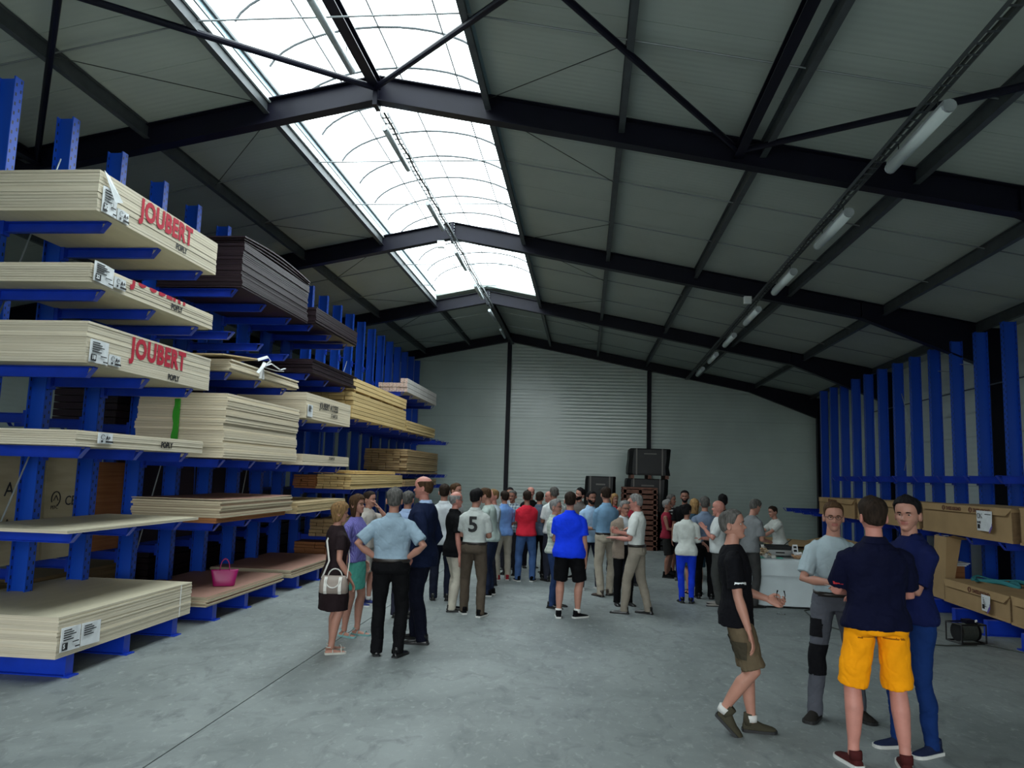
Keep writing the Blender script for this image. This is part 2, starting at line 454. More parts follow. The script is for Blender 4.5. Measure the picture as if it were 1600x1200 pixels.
# purlins, one per bay and line
PURL = [-12.6, -10.9, -9.2, -7.5, -5.85, -4.23, -1.31, .37, 2.08, 3.85, 5.6, 7.25]
pe = empty('roof_purlins', kind='structure')
for i in range(4):
    for x in PURL:
        a, b = FR[i]+.02, FR[i+1]-.02
        xa, xb = (x, x) if x < 5 else (x + .035*(a-14.8)*(.5 if x < 7 else 1), x + .035*(b-14.8)*(.5 if x < 7 else 1))
        z = roofz(x) - .10
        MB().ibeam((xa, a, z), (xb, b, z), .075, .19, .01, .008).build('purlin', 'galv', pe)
SAG = [(3.6, 5.3, 7.25), (9.1, 10.95, 12.8), (14.8, 16.7, 18.6), (20.55, 22.7, 24.8)]
se = empty('sag_rods', kind='structure')
for b in SAG:
    for y in b[1:]:
        for x0, x1 in zip(PURL[:-1], PURL[1:]):
            if x0 == -4.23:
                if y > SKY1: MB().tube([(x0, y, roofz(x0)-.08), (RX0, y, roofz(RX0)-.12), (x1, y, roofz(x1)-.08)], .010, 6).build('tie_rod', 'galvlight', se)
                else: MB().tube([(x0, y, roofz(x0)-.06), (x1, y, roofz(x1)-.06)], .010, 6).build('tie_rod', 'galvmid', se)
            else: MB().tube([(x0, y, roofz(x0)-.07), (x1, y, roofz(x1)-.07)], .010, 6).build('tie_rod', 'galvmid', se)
    y1, y2 = b[1], b[2]; ya = b[0]+.15; yb2 = [v for v in FR if v > y2][0]-.15
    for xa, xb in ((-1.31, .37), (-4.23, -5.85)):
        MB().tube([(xa, ya, roofz(xa)-.12), (xb, y1, roofz(xb)-.10)], .006, 5).build('brace_wire', 'wire', se)
        MB().tube([(xb, y2, roofz(xb)-.10), (xa, yb2, roofz(xa)-.12)], .006, 5).build('brace_wire', 'wire', se)
# wind bracing between the first two frames, ridge struts
be = empty('wind_bracing', kind='structure')
def nd(d, y, dz=.20): return (RX0+d, y, roofz(RX0+d)-dz)
for a, b in ((nd(0, 9.0), nd(4.55, 3.5)), (nd(0, 9.0), nd(-4.55, 3.5)), (nd(4.55, 9.0), nd(0, 3.5)), (nd(-4.55, 9.0), nd(0, 3.5)),
             (nd(4.55, 9.0), nd(9.6, 3.5)), (nd(-4.55, 9.0), nd(-9.6, 3.5))):
    MB().tube([a, b], .038, 10).build('brace_tube', 'steel', be)
for a, b, w in ((nd(4.55, 9.05, .22), nd(4.55, 3.45, .22), .11), (nd(0, 9.05, .14), nd(0, 3.45, .14), .13), (nd(0, 26.8, .2), nd(0, 20.6, .2), .13), (nd(-4.55, 9.05, .22), nd(-4.55, 3.45, .22), .11)):
    MB().ibeam(a, b, w, w).build('ridge_strut', 'steel', be)

# barrel-vault skylight
sk = empty('window_1', kind='structure')
for s_ in (-1, 1):
    x = RX0 + s_*SKX; zb = roofz(x)
    a, b = sorted((x, x + s_*.05))
    MB().box(a, b, SKY0, SKY1, zb-.02, zb+.30).build('curb', 'curb', sk)
    a, b = sorted((x - s_*.03, x - s_*.002)); MB().box(a, b, SKY0, SKY1, zb-.04, zb+.06).build('curb_trim', 'white', sk)
    a, b = sorted((x - s_*.03, x - s_*.002)); MB().box(a, b, SKY0, SKY1, zb+.19, zb+.22).build('curb_rail', 'galv', sk)
ZV = roofz(RX0+SKX) + .30; RISE = .62
def vault(t, r=0.0): return (RX0 - (SKX+r)*math.cos(t), ZV + (RISE+r)*math.sin(t))
poly = bpy.data.materials.new('clear_polycarbonate'); poly.use_nodes = True
nt = poly.node_tree; nt.nodes.clear()
o_ = nt.nodes.new('ShaderNodeOutputMaterial'); mxs = nt.nodes.new('ShaderNodeMixShader'); tr = nt.nodes.new('ShaderNodeBsdfTransparent'); tl = nt.nodes.new('ShaderNodeBsdfTranslucent')
tr.inputs[0].default_value = (.92, .97, .97, 1); tl.inputs[0].default_value = (.85, .92, .93, 1); mxs.inputs[0].default_value = .2
nt.links.new(tr.outputs[0], mxs.inputs[1]); nt.links.new(tl.outputs[0], mxs.inputs[2]); nt.links.new(mxs.outputs[0], o_.inputs[0])
M['poly'] = poly
y = SKY0
while y < SKY1 - .1:
    y1 = min(y + 1.0, SKY1); mb = MB(); n = 18
    vs = []; fs = []
    for k in range(n+1):
        x, z = vault(PI*k/n, .03); vs += [(x, y+.005, z), (x, y1-.005, z)]
        if k: fs.append((2*k-2, 2*k-1, 2*k+1, 2*k))
    mb.add(vs, fs); mb.build('pane', 'poly', sk, smooth=True)
    mb = MB(); mb.tube([(vault(PI*k/n)[0], y, vault(PI*k/n)[1]) for k in range(1, n)], .016, 6); mb.build('vault_rib', 'galv', sk)
    y = y1
for t in (.30, .5, .70):
    x, z = vault(PI*t); MB().box(x-.008, x+.008, SKY0, SKY1, z-.012, z+.006).build('glazing_bar', 'galv', sk)
for y in (SKY0, SKY1):
    MB().prism([vault(PI*k/12) for k in range(13)], 1, y-.01, y+.01).build('gable_pane', 'poly', sk)

# ------------------------------------------------------------------ lamps and cable trays
def tray(name, x0, y0, x1, y1, z0, z1, label):
    t = empty(name, kind='thing', label=label, cat='cable tray')
    L = math.hypot(x1-x0, y1-y0); dx, dy = (x1-x0)/L, (y1-y0)/L
    P = lambda s, o, z: (x0+dx*s-dy*o, y0+dy*s+dx*o, z0+(z1-z0)*s/L+z)
    for o, nm in ((-.05, 'side_rail'), (.05, 'side_rail')): MB().beam(P(0, o, 0), P(L, o, 0), .008, .045).build(nm, 'galv', t)
    mb = MB(); s = .1
    while s < L: mb.beam(P(s, -.05, -.015), P(s, .05, -.015), .02, .008); s += .16
    mb.build('rungs', 'galv', t, kind='stuff')
    MB().tube([P(s, rnd.uniform(-.02, .02), 0) for s in np.linspace(0, L, 40)], .016, 6).build('cable_bundle', 'wire', t)
    return t
tray('cable_tray', -2.70, 9.2, -2.66, 26.6, 6.575, 6.575, 'galvanised cable tray running under the ridge below the skylight')
tray('cable_tray', 2.93, 3.0, 3.42, 26.4, 5.38, 5.38, 'galvanised cable tray under the right roof slope carrying the tube lamps')
def tube_lamp(x, y, z, rz, label, group, tint='lamp', L=1.32, R=.055):
    t = empty('tube_lamp', (x, y, z), rz, label=label, cat='ceiling lamp', group=group)
    MB().box(-R*.75, R*.75, -L/2, L/2, .0, R*.95).build('housing', 'galvlight', t)
    mb = MB(); mb.tube([(0, -L/2+.01, -.01), (0, L/2-.01, -.01)], R, 12); mb.build('diffuser', tint, t, smooth=True)
    for s_ in (-1, 1):
        MB().tube([(0, s_*L/2-.02, -.005), (0, s_*L/2+.02, -.005)], R*1.04, 12).build('end_cap', 'galvlight', t)
        MB().tube([(0, s_*.45, .05), (0, s_*.45, .16)], .006, 5).build('hanger', 'wire', t)
    return t
ORD = ['nearest', 'second nearest', 'third nearest', 'fourth nearest', 'fifth nearest', 'sixth nearest', 'seventh nearest', 'farthest']
for k in range(7):
    tube_lamp(-2.65, 7.05+2.71*k, 6.33, 0, f'tube lamp coloured grey as backlit against the skylight, {ORD[k] if k < 6 else "farthest"} of the row under the ridge', 'tube lamps under the ridge', 'galvlight', 1.30, .038)  # backlit look is put into the grey diffuser colour
for k in range(7):
    y = 7.15+2.66*k
    tube_lamp(3.03+.021*(y-6), y, 5.2, -.02, f'white frosted tube lamp under the right roof slope, {ORD[k] if k < 6 else "farthest"} of its row', 'tube lamps on the right slope')
# small junction boxes on the rafters
for (x, y, z, lab) in ((-2.98, 14.68, 6.52, 'white junction box on the second rafter beside the ridge'), (3.05, 14.68, 5.42, 'white junction box on the second rafter beside the right tube lamps')):
    t = empty('junction_box', (x, y, z), label=lab, cat='box')
    MB().box(-.07, .07, -.04, .04, -.07, .07).build('housing', 'white', t); MB().box(-.06, .06, -.05, -.04, -.06, .06).build('lid', 'white', t)
# unlit lamp hanging on the dark left slope
tube_lamp(-7.6, 21.5, 5.6, .3, 'tube lamp under the left roof slope at the far end', None)
# ------------------------------------------------------------------ cantilever racks
def post_mesh(h):
    mb = MB()
    mb.box(-.097, .097, -.004, .004, 0, h)
    for s_ in (-1, 1):
        a, b = sorted((s_*.10, s_*.094)); mb.box(a, b, -.058, .058, 0, h)
        a, b = sorted((s_*.10, s_*.086))
        for y in (-.058, .052): mb.box(a, b, y, y+.006, 0, h)
    return mb.mesh('post', 'post')
def arm_mesh(L, s_, hh=.105):
    """arm root at x=0 running to x=s_*L, top at z=0; C profile with a slanted end plate"""
    mb = MB(); P = lambda x: s_*x
    def bx(x0, x1, y0, y1, z0, z1): mb.box(min(P(x0), P(x1)), max(P(x0), P(x1)), y0, y1, z0, z1)
    bx(0, L, -.032, .032, -.006, 0)
    bx(0, L-.075, -.032, .032, -hh, -hh+.006)
    mb.prism([(P(0), -.006), (P(L-.085), -.006), (P(L-.105), -hh+.006), (P(0), -hh+.006)], 1, .020, .026)
    mb.beam((P(L-.078), 0, -hh+.003), (P(L-.002), 0, -.006), .064, .007, (P(1), 0, -1))
    bx(-.02, .02, -.045, .045, -hh-.03, .03)
    return mb.mesh('arm', 'blue')
def base_mesh(L, s_, hh=.2):
    mb = MB(); P = lambda x: s_*x
    mb.ibeam((P(-.2), 0, hh/2), (P(L), 0, hh/2), .11, hh, .01, .008)
    a, b = sorted((P(L-.008), P(L))); mb.box(a, b, -.055, .055, .01, hh-.01)
    a, b = sorted((P(L-.02), P(L+.05))); mb.box(a, b, -.07, .07, 0, .012)
    mb.box(-.13, .13, -.09, .09, hh, hh+.012)
    return mb.mesh('foot', 'blue')

LP = [6.79, 7.67, 8.59, 9.54, 10.46, 11.42, 12.38, 13.33, 14.28, 15.3, 16.2, 17.16, 18.12, 19.1, 20.08, 21.06, 22.03, 23.0, 23.95, 24.9, 25.8]
LPX = -5.9
def larms(i):
    if i < 3: return [1.295, 2.085, 2.85, 3.60, 4.285]
    if i < 6: return [1.215, 2.03, 3.18, 3.72, 4.30]
    if i < 9: return [1.20, 1.99, 2.76, 3.54, 4.38]
    if i < 13: return [.62 if i < 11 else .75, 1.56, 2.985]
    return [1.55, 1.88, 2.985] + ([3.98] if i < 18 else [])
pm_l = post_mesh(5.8); am_l = arm_mesh(1.10, 1); bm_l = base_mesh(1.24, 1)
am_back = arm_mesh(1.0, -1)
POSW = ['nearest', 'second', 'third', 'fourth', 'fifth', 'sixth', 'seventh', 'eighth', 'ninth', 'tenth', 'eleventh', 'twelfth', 'thirteenth', 'fourteenth', 'fifteenth', 'sixteenth', 'seventeenth', 'eighteenth', 'nineteenth', 'twentieth', 'twenty-first']
LPOST = []
LRACK = empty('cantilever_rack', (LPX, 6.79, 0), label='tall blue cantilever rack loaded with plywood and timber along the left', cat='rack')
RRACK = empty('cantilever_rack', (6.86, 9.26, 0), label='blue cantilever rack holding cardboard boxes along the right wall', cat='rack')
for i, y in enumerate(LP):
    r = obj('upright', pm_l, LRACK, (0, y-6.79, 0))
    LPOST.append(r)
    obj('foot', bm_l, r)
    for z in larms(i): obj('arm', am_l, r, (.12, 0, z))
    if i < 9:
        for z in (.80, 2.45): obj('arm', am_back, r, (-.12, 0, z))
# bracing rods and ties of the left rack, children of a post
for i, (a, b, z0, z1) in enumerate([(0, 1, .3, 2.0), (0, 1, 3.0, 5.3), (6, 7, .3, 3.2), (11, 12, 3.4, 4.6), (12, 13, 4.6, 3.6), (3, 4, .4, 2.6)]):
    r = LPOST[a]; dy = LP[b]-LP[a]
    MB().tube([(.0, .06, z0), (.0, dy-.06, z1)], .009, 6).build('tie_rod', 'galvlight', r)
for i in range(8, 20):
    r = LPOST[i]; mb = MB(); z = 4.55 if i < 14 else 4.3
    mb.tube([(.11, 0, z), (.22, 0, z), (.24, 0, z+.1)], .012, 6); mb.box(.1, .125, -.05, .05, z-.08, z+.06)
    mb.build('hook', 'blue', r)

RP = [9.26 + .92*k for k in range(0, 16)]
def rpx(y): return 6.86 + .012*(y-14)
pm_r = post_mesh(4.68); am_r = arm_mesh(1.08, -1); bm_r = base_mesh(1.42, -1)
RPOST = []
for i, y in enumerate(RP):
    x = rpx(y)
    r = obj('upright', pm_r, RRACK, (x-6.86, y-9.26, 0))
    RPOST.append(r)
    obj('foot', bm_r, r)
    for z in ((1.235, 2.14) if y < 18.8 else (1.235,)): obj('arm', am_r, r, (-.12, 0, z))
for a, b, z0, z1 in ((8, 9, 2.3, 4.0), (9, 8, 2.3, 4.2), (5, 6, 4.1, 4.25), (6, 7, 4.1, 4.25)):
    r = RPOST[a]; MB().tube([(.08, .0, z0), (.08, RP[b]-RP[a], z1)], .008, 6).build('tie_rod', 'galvlight', r)
for a in range(2, 11):
    MB().tube([(.12, .0, 3.75), (.12, .92, 3.75)], .012, 6).build('tie_rod', 'galv', RPOST[a])

# ------------------------------------------------------------------ packs of boards on the left rack
_sheet_cache = {}
def sheet_mesh(L, W, th, m, warp=0.0):
    k = (round(L, 2), W, round(th, 4), m, warp)
    if k not in _sheet_cache:
        mb = MB(); n = 8 if warp else 1; rs = []
        for i in range(n+1):
            y = L*i/n; z = warp*math.sin(PI*i/n)*1.0 if warp else 0
            rs.append([(0, y, z), (-W, y, z), (-W, y, z+th), (0, y, z+th)])
        mb.rings(rs); _sheet_cache[k] = mb.mesh('sheet', m)
    return _sheet_cache[k]
def pack(label, y0, y1, z0, z1, n, m, x1=-4.6, W=1.2, jit=.002, gapn=.10, drift=0, group=None, name='plywood_pack', cat='plywood stack', parts='sheet', tops=()):
    t = empty(name, (x1, y0, z0), label=label, cat=cat, group=group)
    pitch = (z1-z0)/n; th = pitch*(1-gapn)
    for k in range(n):
        g = rnd.gauss(0, jit) + drift*(math.sin(k*.33+1)+.6*math.sin(k*.9)); h = rnd.gauss(0, jit)
        o = obj(parts, sheet_mesh(y1-y0, W, th, m), t, (g, h, k*pitch))
    return t
def paper(parent, y, z, w, h, tilt=0, x=.012, big=None, lines=5, plus=False, face=1):
    """paper label on the long side (x = +), local coordinates of the pack"""
    s_ = face
    mb = MB(); n = 5; rs = []
    for i in range(n+1):
        u = i/n; rs.append([(x + s_*(.004+.010*math.sin(PI*u*1.3)*(1 if j else .2)), y+u*w, z+j*h+tilt*u) for j in (0, 1)] + [(x-s_*.0, y+u*w, z+j*h+tilt*u) for j in (1, 0)])
    mb.rings(rs); lb = mb.build('label', 'label', parent, label='white printed paper label')
    xs = x + s_*.017
    def ink(y0, y1, z0, z1, m='ink'):
        MB().box(min(xs-s_*.004, xs), max(xs-s_*.004, xs), y0, y1, z0, z1).build('print', m, lb)
    if plus:
        rot = RX if face > 0 else RXN
        text('A+', h*.52, 'ink', lb, (xs-.001, y+w*.46, z+h*.38), rot, bold=.002)
        ink(y+w*.46, y+w*.95, z+h*.10, z+h*.26)
        mbx = MB(); mbx.tube([(xs, y+w*.24+w*.13*math.cos(a), z+h*.62+h*.22*math.sin(a)) for a in np.linspace(.3, 5.6, 10)], .0025, 4); mbx.build('emblem', 'ink', lb)
        ink(y+w*.16, y+w*.26, z+h*.1, z+h*.3)
    else:
        for k in range(lines):
            zz = z + h*(.88 - k*.10)
            ink(y+w*.08, y+w*(.45+.12*((k*7) % 3)), zz-.005, zz+.003)
        if big:
            ink(y+w*.05, y+w*.30, z+h*.06, z+h*.36)
            text(big, h*.25, 'label', lb, (xs-.0005, y+w*.07, z+h*.14), RX, bold=.002)
            ink(y+w*.70, y+w*.92, z+h*.07, z+h*.12); ink(y+w*.55, y+w*.85, z+h*.30, z+h*.34)
    return lb
def stamp(parent, s, y, z, size, m='ink', sx=.8, bold=.0, x=.007, clip=None, nm='lettering'):
    return text(s, size, m, parent, (x, y, z), RX, sx=sx, bold=bold, clip_top=clip, name=nm)
def joubert(parent, y, z, h, w, clip=None):
    # condensed stencil capitals: letters built from text then thin vertical gaps cut by sheet-coloured bars
    size = h/.73
    o = text('JOUBERT', size, 'red_ink', parent, (.007, y, z), RX, sx=.7, bold=.012, space=1.1, clip_top=clip, name='lettering', label='red stencilled brand lettering')
    cw = max(v.co.x for v in o.data.vertices)
    if cw > 0: o.data.transform(Matrix.Diagonal((w/cw, 1, 1, 1)))
    return o

G = 'plywood stacks on the left rack'
A = pack('pale plywood stack on the topmost arms, red brand lettering on its side, label 30', 6.46, 8.78, 4.29, 4.69, 13, 'ply', group=G)
joubert(A, .68, .175, .205, 1.03); stamp(A, 'POPLY', 1.38, .052, .088, bold=.0028, sx=.9)
paper(A, .05, .01, .23, .25, -.0, big='30'); paper(A, .29, .01, .19, .115, plus=True)
mb = MB(); mb.add([(.02, .03, .40), (.02, .12, .37), (.07, .28, .17), (.05, .19, .14)], [(0, 1, 2, 3)]); mb.add([(.024, .03, .40), (.024, .12, .37), (.074, .28, .17), (.054, .19, .14)], [(3, 2, 1, 0)])
mb.build('torn_label_flap', 'label', A)
B = pack('thin pale plywood stack with cut-off red lettering, label 22, second layer from top', 6.46, 8.8, 3.605, 3.79, 8, 'ply', group=G)
joubert(B, .64, -.02, .205, 1.03, clip=None)
bpy.data.objects.remove([c for c in B.children if c.name.startswith('lettering')][-1])
_o = text('JOUBERT', .205/.73, 'red_ink', B, (.007, .64, .158), RX, sx=.7, bold=.012, space=1.1, name='lettering', clip_top=.026, label='lower ends of red stencilled letters')
_cw = max(v.co.x for v in _o.data.vertices); _o.data.transform(Matrix.Diagonal((1.03/_cw, 1, 1, 1)))
stamp(B, 'POPLY', 1.39, .055, .088, bold=.0028, sx=.9)
paper(B, .02, .02, .30, .19, -.01, big='22', x=.02); paper(B, .33, .03, .19, .11, plus=True, x=.02)
Cc = pack('pale plywood stack with red brand lettering, label 18, third layer from top', 6.5, 8.83, 2.855, 3.245, 16, 'ply', group=G, gapn=.05)
joubert(Cc, .69, .165, .205, 1.05); stamp(Cc, 'POPLY', 1.40, .022, .088, bold=.0028, sx=.9)
paper(Cc, .04, .015, .28, .215, big='18'); paper(Cc, .33, .025, .19, .105, plus=True)
D = pack('shallow pale plywood stack with black stamp, fourth layer from top', 6.49, 8.8, 2.09, 2.235, 7, 'ply', group=G)
paper(D, .29, .035, .23, .10, plus=True); stamp(D, 'POPLY', 1.39, .035, .088, bold=.0028, sx=.9)
E_ = pack('two thin white sheets lying alone on the fifth layer of arms', 6.5, 8.83, 1.30, 1.332, 2, 'ply', group=G, W=1.15)
F_ = pack('thick plywood stack lowest on the nearest rack bay, two paper labels, label 5', 6.5, 8.8, .215, .575, 22, 'ply', group=G, gapn=.03, W=1.55, jit=.003)
paper(F_, .03, .05, .27, .21, -.01, big='5'); paper(F_, .31, .045, .28, .205, -.01)
MB().tube([(.006, 2.05, .0), (.006, 2.05, .36)], .004, 4).build('strap', 'label', F_)
A2 = pack('tall dark film-faced plywood stack at the top beside the red-lettered packs', 9.48, 11.9, 4.315, 4.93, 24, 'film', group='dark plywood stacks', jit=.005, drift=.007, gapn=.10)
for k in range(3):
    obj('sheet', sheet_mesh(2.42, 1.2, .018, 'film', .03+.015*k), A2, (.02*k, -.03*k, .62+.022*k))
B2 = pack('pale plywood stack tied with a white plastic strap under a curled board', 9.36, 11.7, 3.185, 3.33, 6, 'ply_pale', group=G, jit=.01)
mb = MB(); rs = []
for i in range(9):
    u = i/8; x = .02 + .06*max(0, (u-.7)/.3)**2; rs.append([(-1.15, 1.1*u-.25, .16+.02*u), (.0+x*.5, 1.1*u-.25, .16+.10*u), (.0+x*.5, 1.1*u-.25, .175+.10*u), (-1.15, 1.1*u-.25, .18+.02*u)])
mb.rings(rs); mb.build('curled_sheet', 'ply_tan', B2, label='tan board curled up at its end')
mb = MB()
for pts in ([(.02, .86, .0), (.02, .90, .17), (.10, .80, .22), (.16, .62, .14), (.12, .55, .04)], [(.02, .96, .0), (.02, .92, .17), (.06, 1.12, .25), (.08, 1.4, .20), (.06, 1.62, .25)], [(.02, .92, .17), (.10, 1.0, .27), (.14, .80, .30), (.04, .70, .24)], [(.03, .9, .17), (.10, 1.25, .16), (.08, 1.5, .19)]):
    mb.tube(pts, .022, 6, flat=.2)
mb.build('strap_bow', 'label', B2, label='white plastic strap tied in a loose bow')
C2 = pack('very tall pale plywood stack with a green painted stripe', 9.32, 11.8, 2.05, 2.88, 26, 'ply_pale', group=G, jit=.004, drift=.014, gapn=.06)
mb = MB(); mb.rings([[(-.68+.012*math.sin(k*1.7), -.045, .02+.08*k), (-.605+.012*math.sin(k*2.1), -.045, .02+.08*k), (-.605, -.02, .02+.08*k), (-.68, -.02, .02+.08*k)] for k in range(10)])
mb.build('paint_stripe', 'green_paint', C2, label='green spray paint stripe')
E2b = pack('orange-brown bearer boards under a plywood stack on the second bay', 9.36, 11.6, 1.22, 1.285, 2, 'timber_red', name='board_pack', cat='board stack', W=1.1, x1=-4.64)
E2 = pack('plywood stack with a pinkish warped top board over orange-brown bearers', 9.38, 11.75, 1.287, 1.50, 7, 'ply_pink', group=G, jit=.008)
obj('sheet', sheet_mesh(2.37, 1.2, .012, 'ply_pink', -.01), E2, (-.01, 0, .222))
F2 = pack('low pink-faced plywood stack carrying the magenta handbag', 9.2, 11.57, .215, .335, 6, 'ply_pink', group=G, jit=.008, W=1.35)
A3 = pack('dark film-faced plywood stack high on the third bay, topmost', 12.3, 14.64, 4.395, 4.68, 12, 'film', group='dark plywood stacks', jit=.009, gapn=.12)
B3 = pack('dark film-faced plywood stack under the other one on the third bay', 12.3, 14.75, 3.555, 3.79, 10, 'film', group='dark plywood stacks', jit=.009, gapn=.12)
C3 = pack('pale plywood stack with black two-line brand stamp on the third bay', 12.1, 14.48, 2.775, 3.2, 10, 'ply_pale', group=G, gapn=.04)
text('JOUBERT ACCESS', .16, 'ink', C3, (.014, .62, .21), RX, sx=.78, bold=.002); text('STARPLEX', .09, 'ink', C3, (.014, 1.22, .10), RX, sx=.9)
paper(C3, .05, .03, .24, .2)
D3 = pack('shallow pale plywood stack with a faint black stamp on the third bay', 12.1, 14.54, 2.005, 2.185, 6, 'ply_pale', group=G, gapn=.03)
text('STARPLEX', .07, 'ink', D3, (.014, 1.24, .11), RX)
E3 = pack('low plywood stack at head height behind the two women', 12.0, 14.46, 1.215, 1.395, 7, 'ply_tan', group=G, jit=.006)
F3 = pack('lowest plywood stack on the third bay, brownish top', 11.93, 14.3, .215, .34, 6, 'ply_pink', group=G, jit=.006, W=1.35)

def timber(label, y0, y1, z0, z1, rows, cols, m, x1=-4.6, x0=-5.75, group='timber packs on the left rack', gap=(), stick=False, lenjit=.05):
    t = empty('timber_pack', (x1, y0, z0), label=label, cat='timber stack', group=group)
    w = (x1-x0)/cols; h = (z1-z0)/(rows + (len(gap)*.5))
    z = 0; meshes = [MB().box(-w*.97, 0, dy, y1-y0-dz, 0, h*.88).mesh('board', m) for dy, dz in ((0, .02), (.02, 0), (.05, .04))]
    for r in range(rows):
        if r in gap:
            for k in range(5): MB().box(-(x1-x0)+.03, -.02, .2+k*(y1-y0-.5)/4, .26+k*(y1-y0-.5)/4, z, z+h*.45).build('sticker', m, t)
            z += h*.5
        for c in range(cols):
            obj('board', meshes[rnd.randrange(3)], t, (-w*c + rnd.gauss(0, .004), rnd.gauss(0, lenjit*.3), z))
        z += h
    return t
timber('large yellow timber pack with a gap between its upper layers', 14.55, 19.1, 2.985, 3.78, 9, 7, 'timber', gap=(6,))
timber('long low yellow timber pack beyond the large yellow one', 19.2, 22.95, 2.985, 3.27, 4, 7, 'timber')
timber('tall brownish plank pack at the far end of the left rack', 19.45, 23.6, 1.885, 2.53, 10, 6, 'timber_brown', gap=(1,))
timber('yellowish plank pack under the tall brownish one', 19.3, 23.5, 1.56, 1.74, 3, 6, 'timber_brown')
timber('reddish and yellow board pack behind the women at eye level', 14.75, 19.05, 1.56, 1.85, 6, 5, 'timber', x0=-5.3)
timber('small flat yellow board bundle lying on the eye level pack', 15.4, 18.9, 1.862, 1.94, 2, 4, 'timber', x1=-4.75, x0=-5.6)
timber('reddish board ends beside the yellow boards at eye level', 14.7, 17.2, 1.56, 1.83, 6, 3, 'timber_red', x1=-5.31, x0=-5.76)
timber('brown board pack near the floor behind the woman in brown', 14.9, 17.6, .215, .505, 5, 5, 'timber_red', x1=-4.65)
timber('small box-like timber bundle on brown boards behind the women', 14.75, 16.6, .63, .96, 5, 4, 'timber_brown', x1=-4.85, x0=-5.4)
# wrapped batten bundles with pinkish ends
t = empty('batten_bundle', (-4.6, 19.1, 3.985), label='pink-ended planed battens in three rows on the highest far arms', cat='timber stack', group='timber packs on the left rack')
M['batten'] = mat('white_wrapped_batten', (.50, .47, .44), .6, noise=(6, .1)); M['batten_end'] = mat('pink_batten_end', (.50, .23, .17), .7, noise=(30, .4), second=(.75, .70, .64))
bmsh = None
for r in range(3):
    for c in range(8):
        if r == 2 and c > 1: continue
        mb = MB(); w = .095; mb.box(-w*.92, 0, .0, 3.85, 0, .11)
        if bmsh is None:
            bmsh = mb.mesh('batten', ['batten', 'batten_end'])
            bmsh.polygons[2].material_index = 1
        obj('batten', bmsh, t, (-w*c, rnd.gauss(0, .02), .12*r))
for c in range(10):
    pass
# boards standing behind the nearest posts, on rear arms
def standing(x, y0, y1, z0, z1, m, label, th=.03, lean=.05, name='standing_board', nsub=1):
    t = empty(name, (x, y0, z0), label=label, cat='board')
    mb = MB(); mb.rings([[(0, y, 0), (-lean, y, z1-z0), (-lean-th, y, z1-z0), (-th, y, 0)] for y in (0, y1-y0)]); mb.build('sheet', m, t)
    return t
s1 = standing(-6.25, 7.2, 8.38, .80, 2.0, 'osb', 'sanded board standing behind the nearest left posts')
text("A", .22, 'ink', s1, (-.01, .55, .75), RX); text("A", .22, 'ink', s1, (.003, .55, .35), RX)
s2 = standing(-6.25, 8.42, 9.08, .80, 2.0, 'osb', 'board with round stamp and CE mark standing behind the second and third posts')
text('CE', .16, 'ink', s2, (.006, .30, .62), RX, bold=.001); text('PEFC', .06, 'ink', s2, (.006, .06, .58), RX)
mb = MB(); mb.tube([(.006, .14+.075*math.cos(a), .70+.085*math.sin(a)) for a in np.linspace(-1.2, 3.6, 14)], .007, 5); mb.tube([(.006, .10, .68), (.006, .14, .74), (.006, .18, .68)], .006, 4); mb.build('emblem', 'ink', s2)
standing(-6.30, 9.3, 10.05, .80, 1.95, 'timber_red', 'brown board standing behind the third post', lean=.02)
standing(-6.45, 10.1, 12.2, .80, 2.0, 'film', 'dark board added as shade behind the second rack bay')  # this and the next dark board stand in for deep shade
standing(-6.45, 12.3, 14.3, .80, 2.0, 'film', 'dark board added as shade behind the third rack bay')
standing(-6.5, 7.4, 9.3, .85, 1.25, 'osbgreen', 'low greenish board strip in the rear rack', lean=.0)
pack('rear plywood stack added to darken the gap behind the nearest bay', 6.6, 9.0, .02, .45, 8, 'ply_tan', x1=-7.2, W=.75, group='stacks added to darken the space behind the left rack')  # mostly unseen packs from here on, added so the space behind goes dark
pack('rear plywood stack added to darken the gap behind the second bay', 9.4, 11.9, .02, .40, 8, 'timber_brown', x1=-7.2, W=.75, group='stacks added to darken the space behind the left rack')
pack('rear dark board stack added to darken the gap behind the third bay', 12.1, 14.6, .02, .9, 9, 'film', x1=-7.1, W=.85, group='stacks added to darken the space behind the left rack')
pack('upper rear dark board stack added to darken the gap behind the second rack bay', 9.5, 11.9, 2.455, 3.3, 9, 'film', x1=-6.2, W=.9, group='stacks added to darken the space behind the left rack')
pack('upper rear dark board stack added to darken the gap behind the third rack bay', 12.3, 14.5, 2.455, 3.3, 9, 'film', x1=-6.2, W=.9, group='stacks added to darken the space behind the left rack')

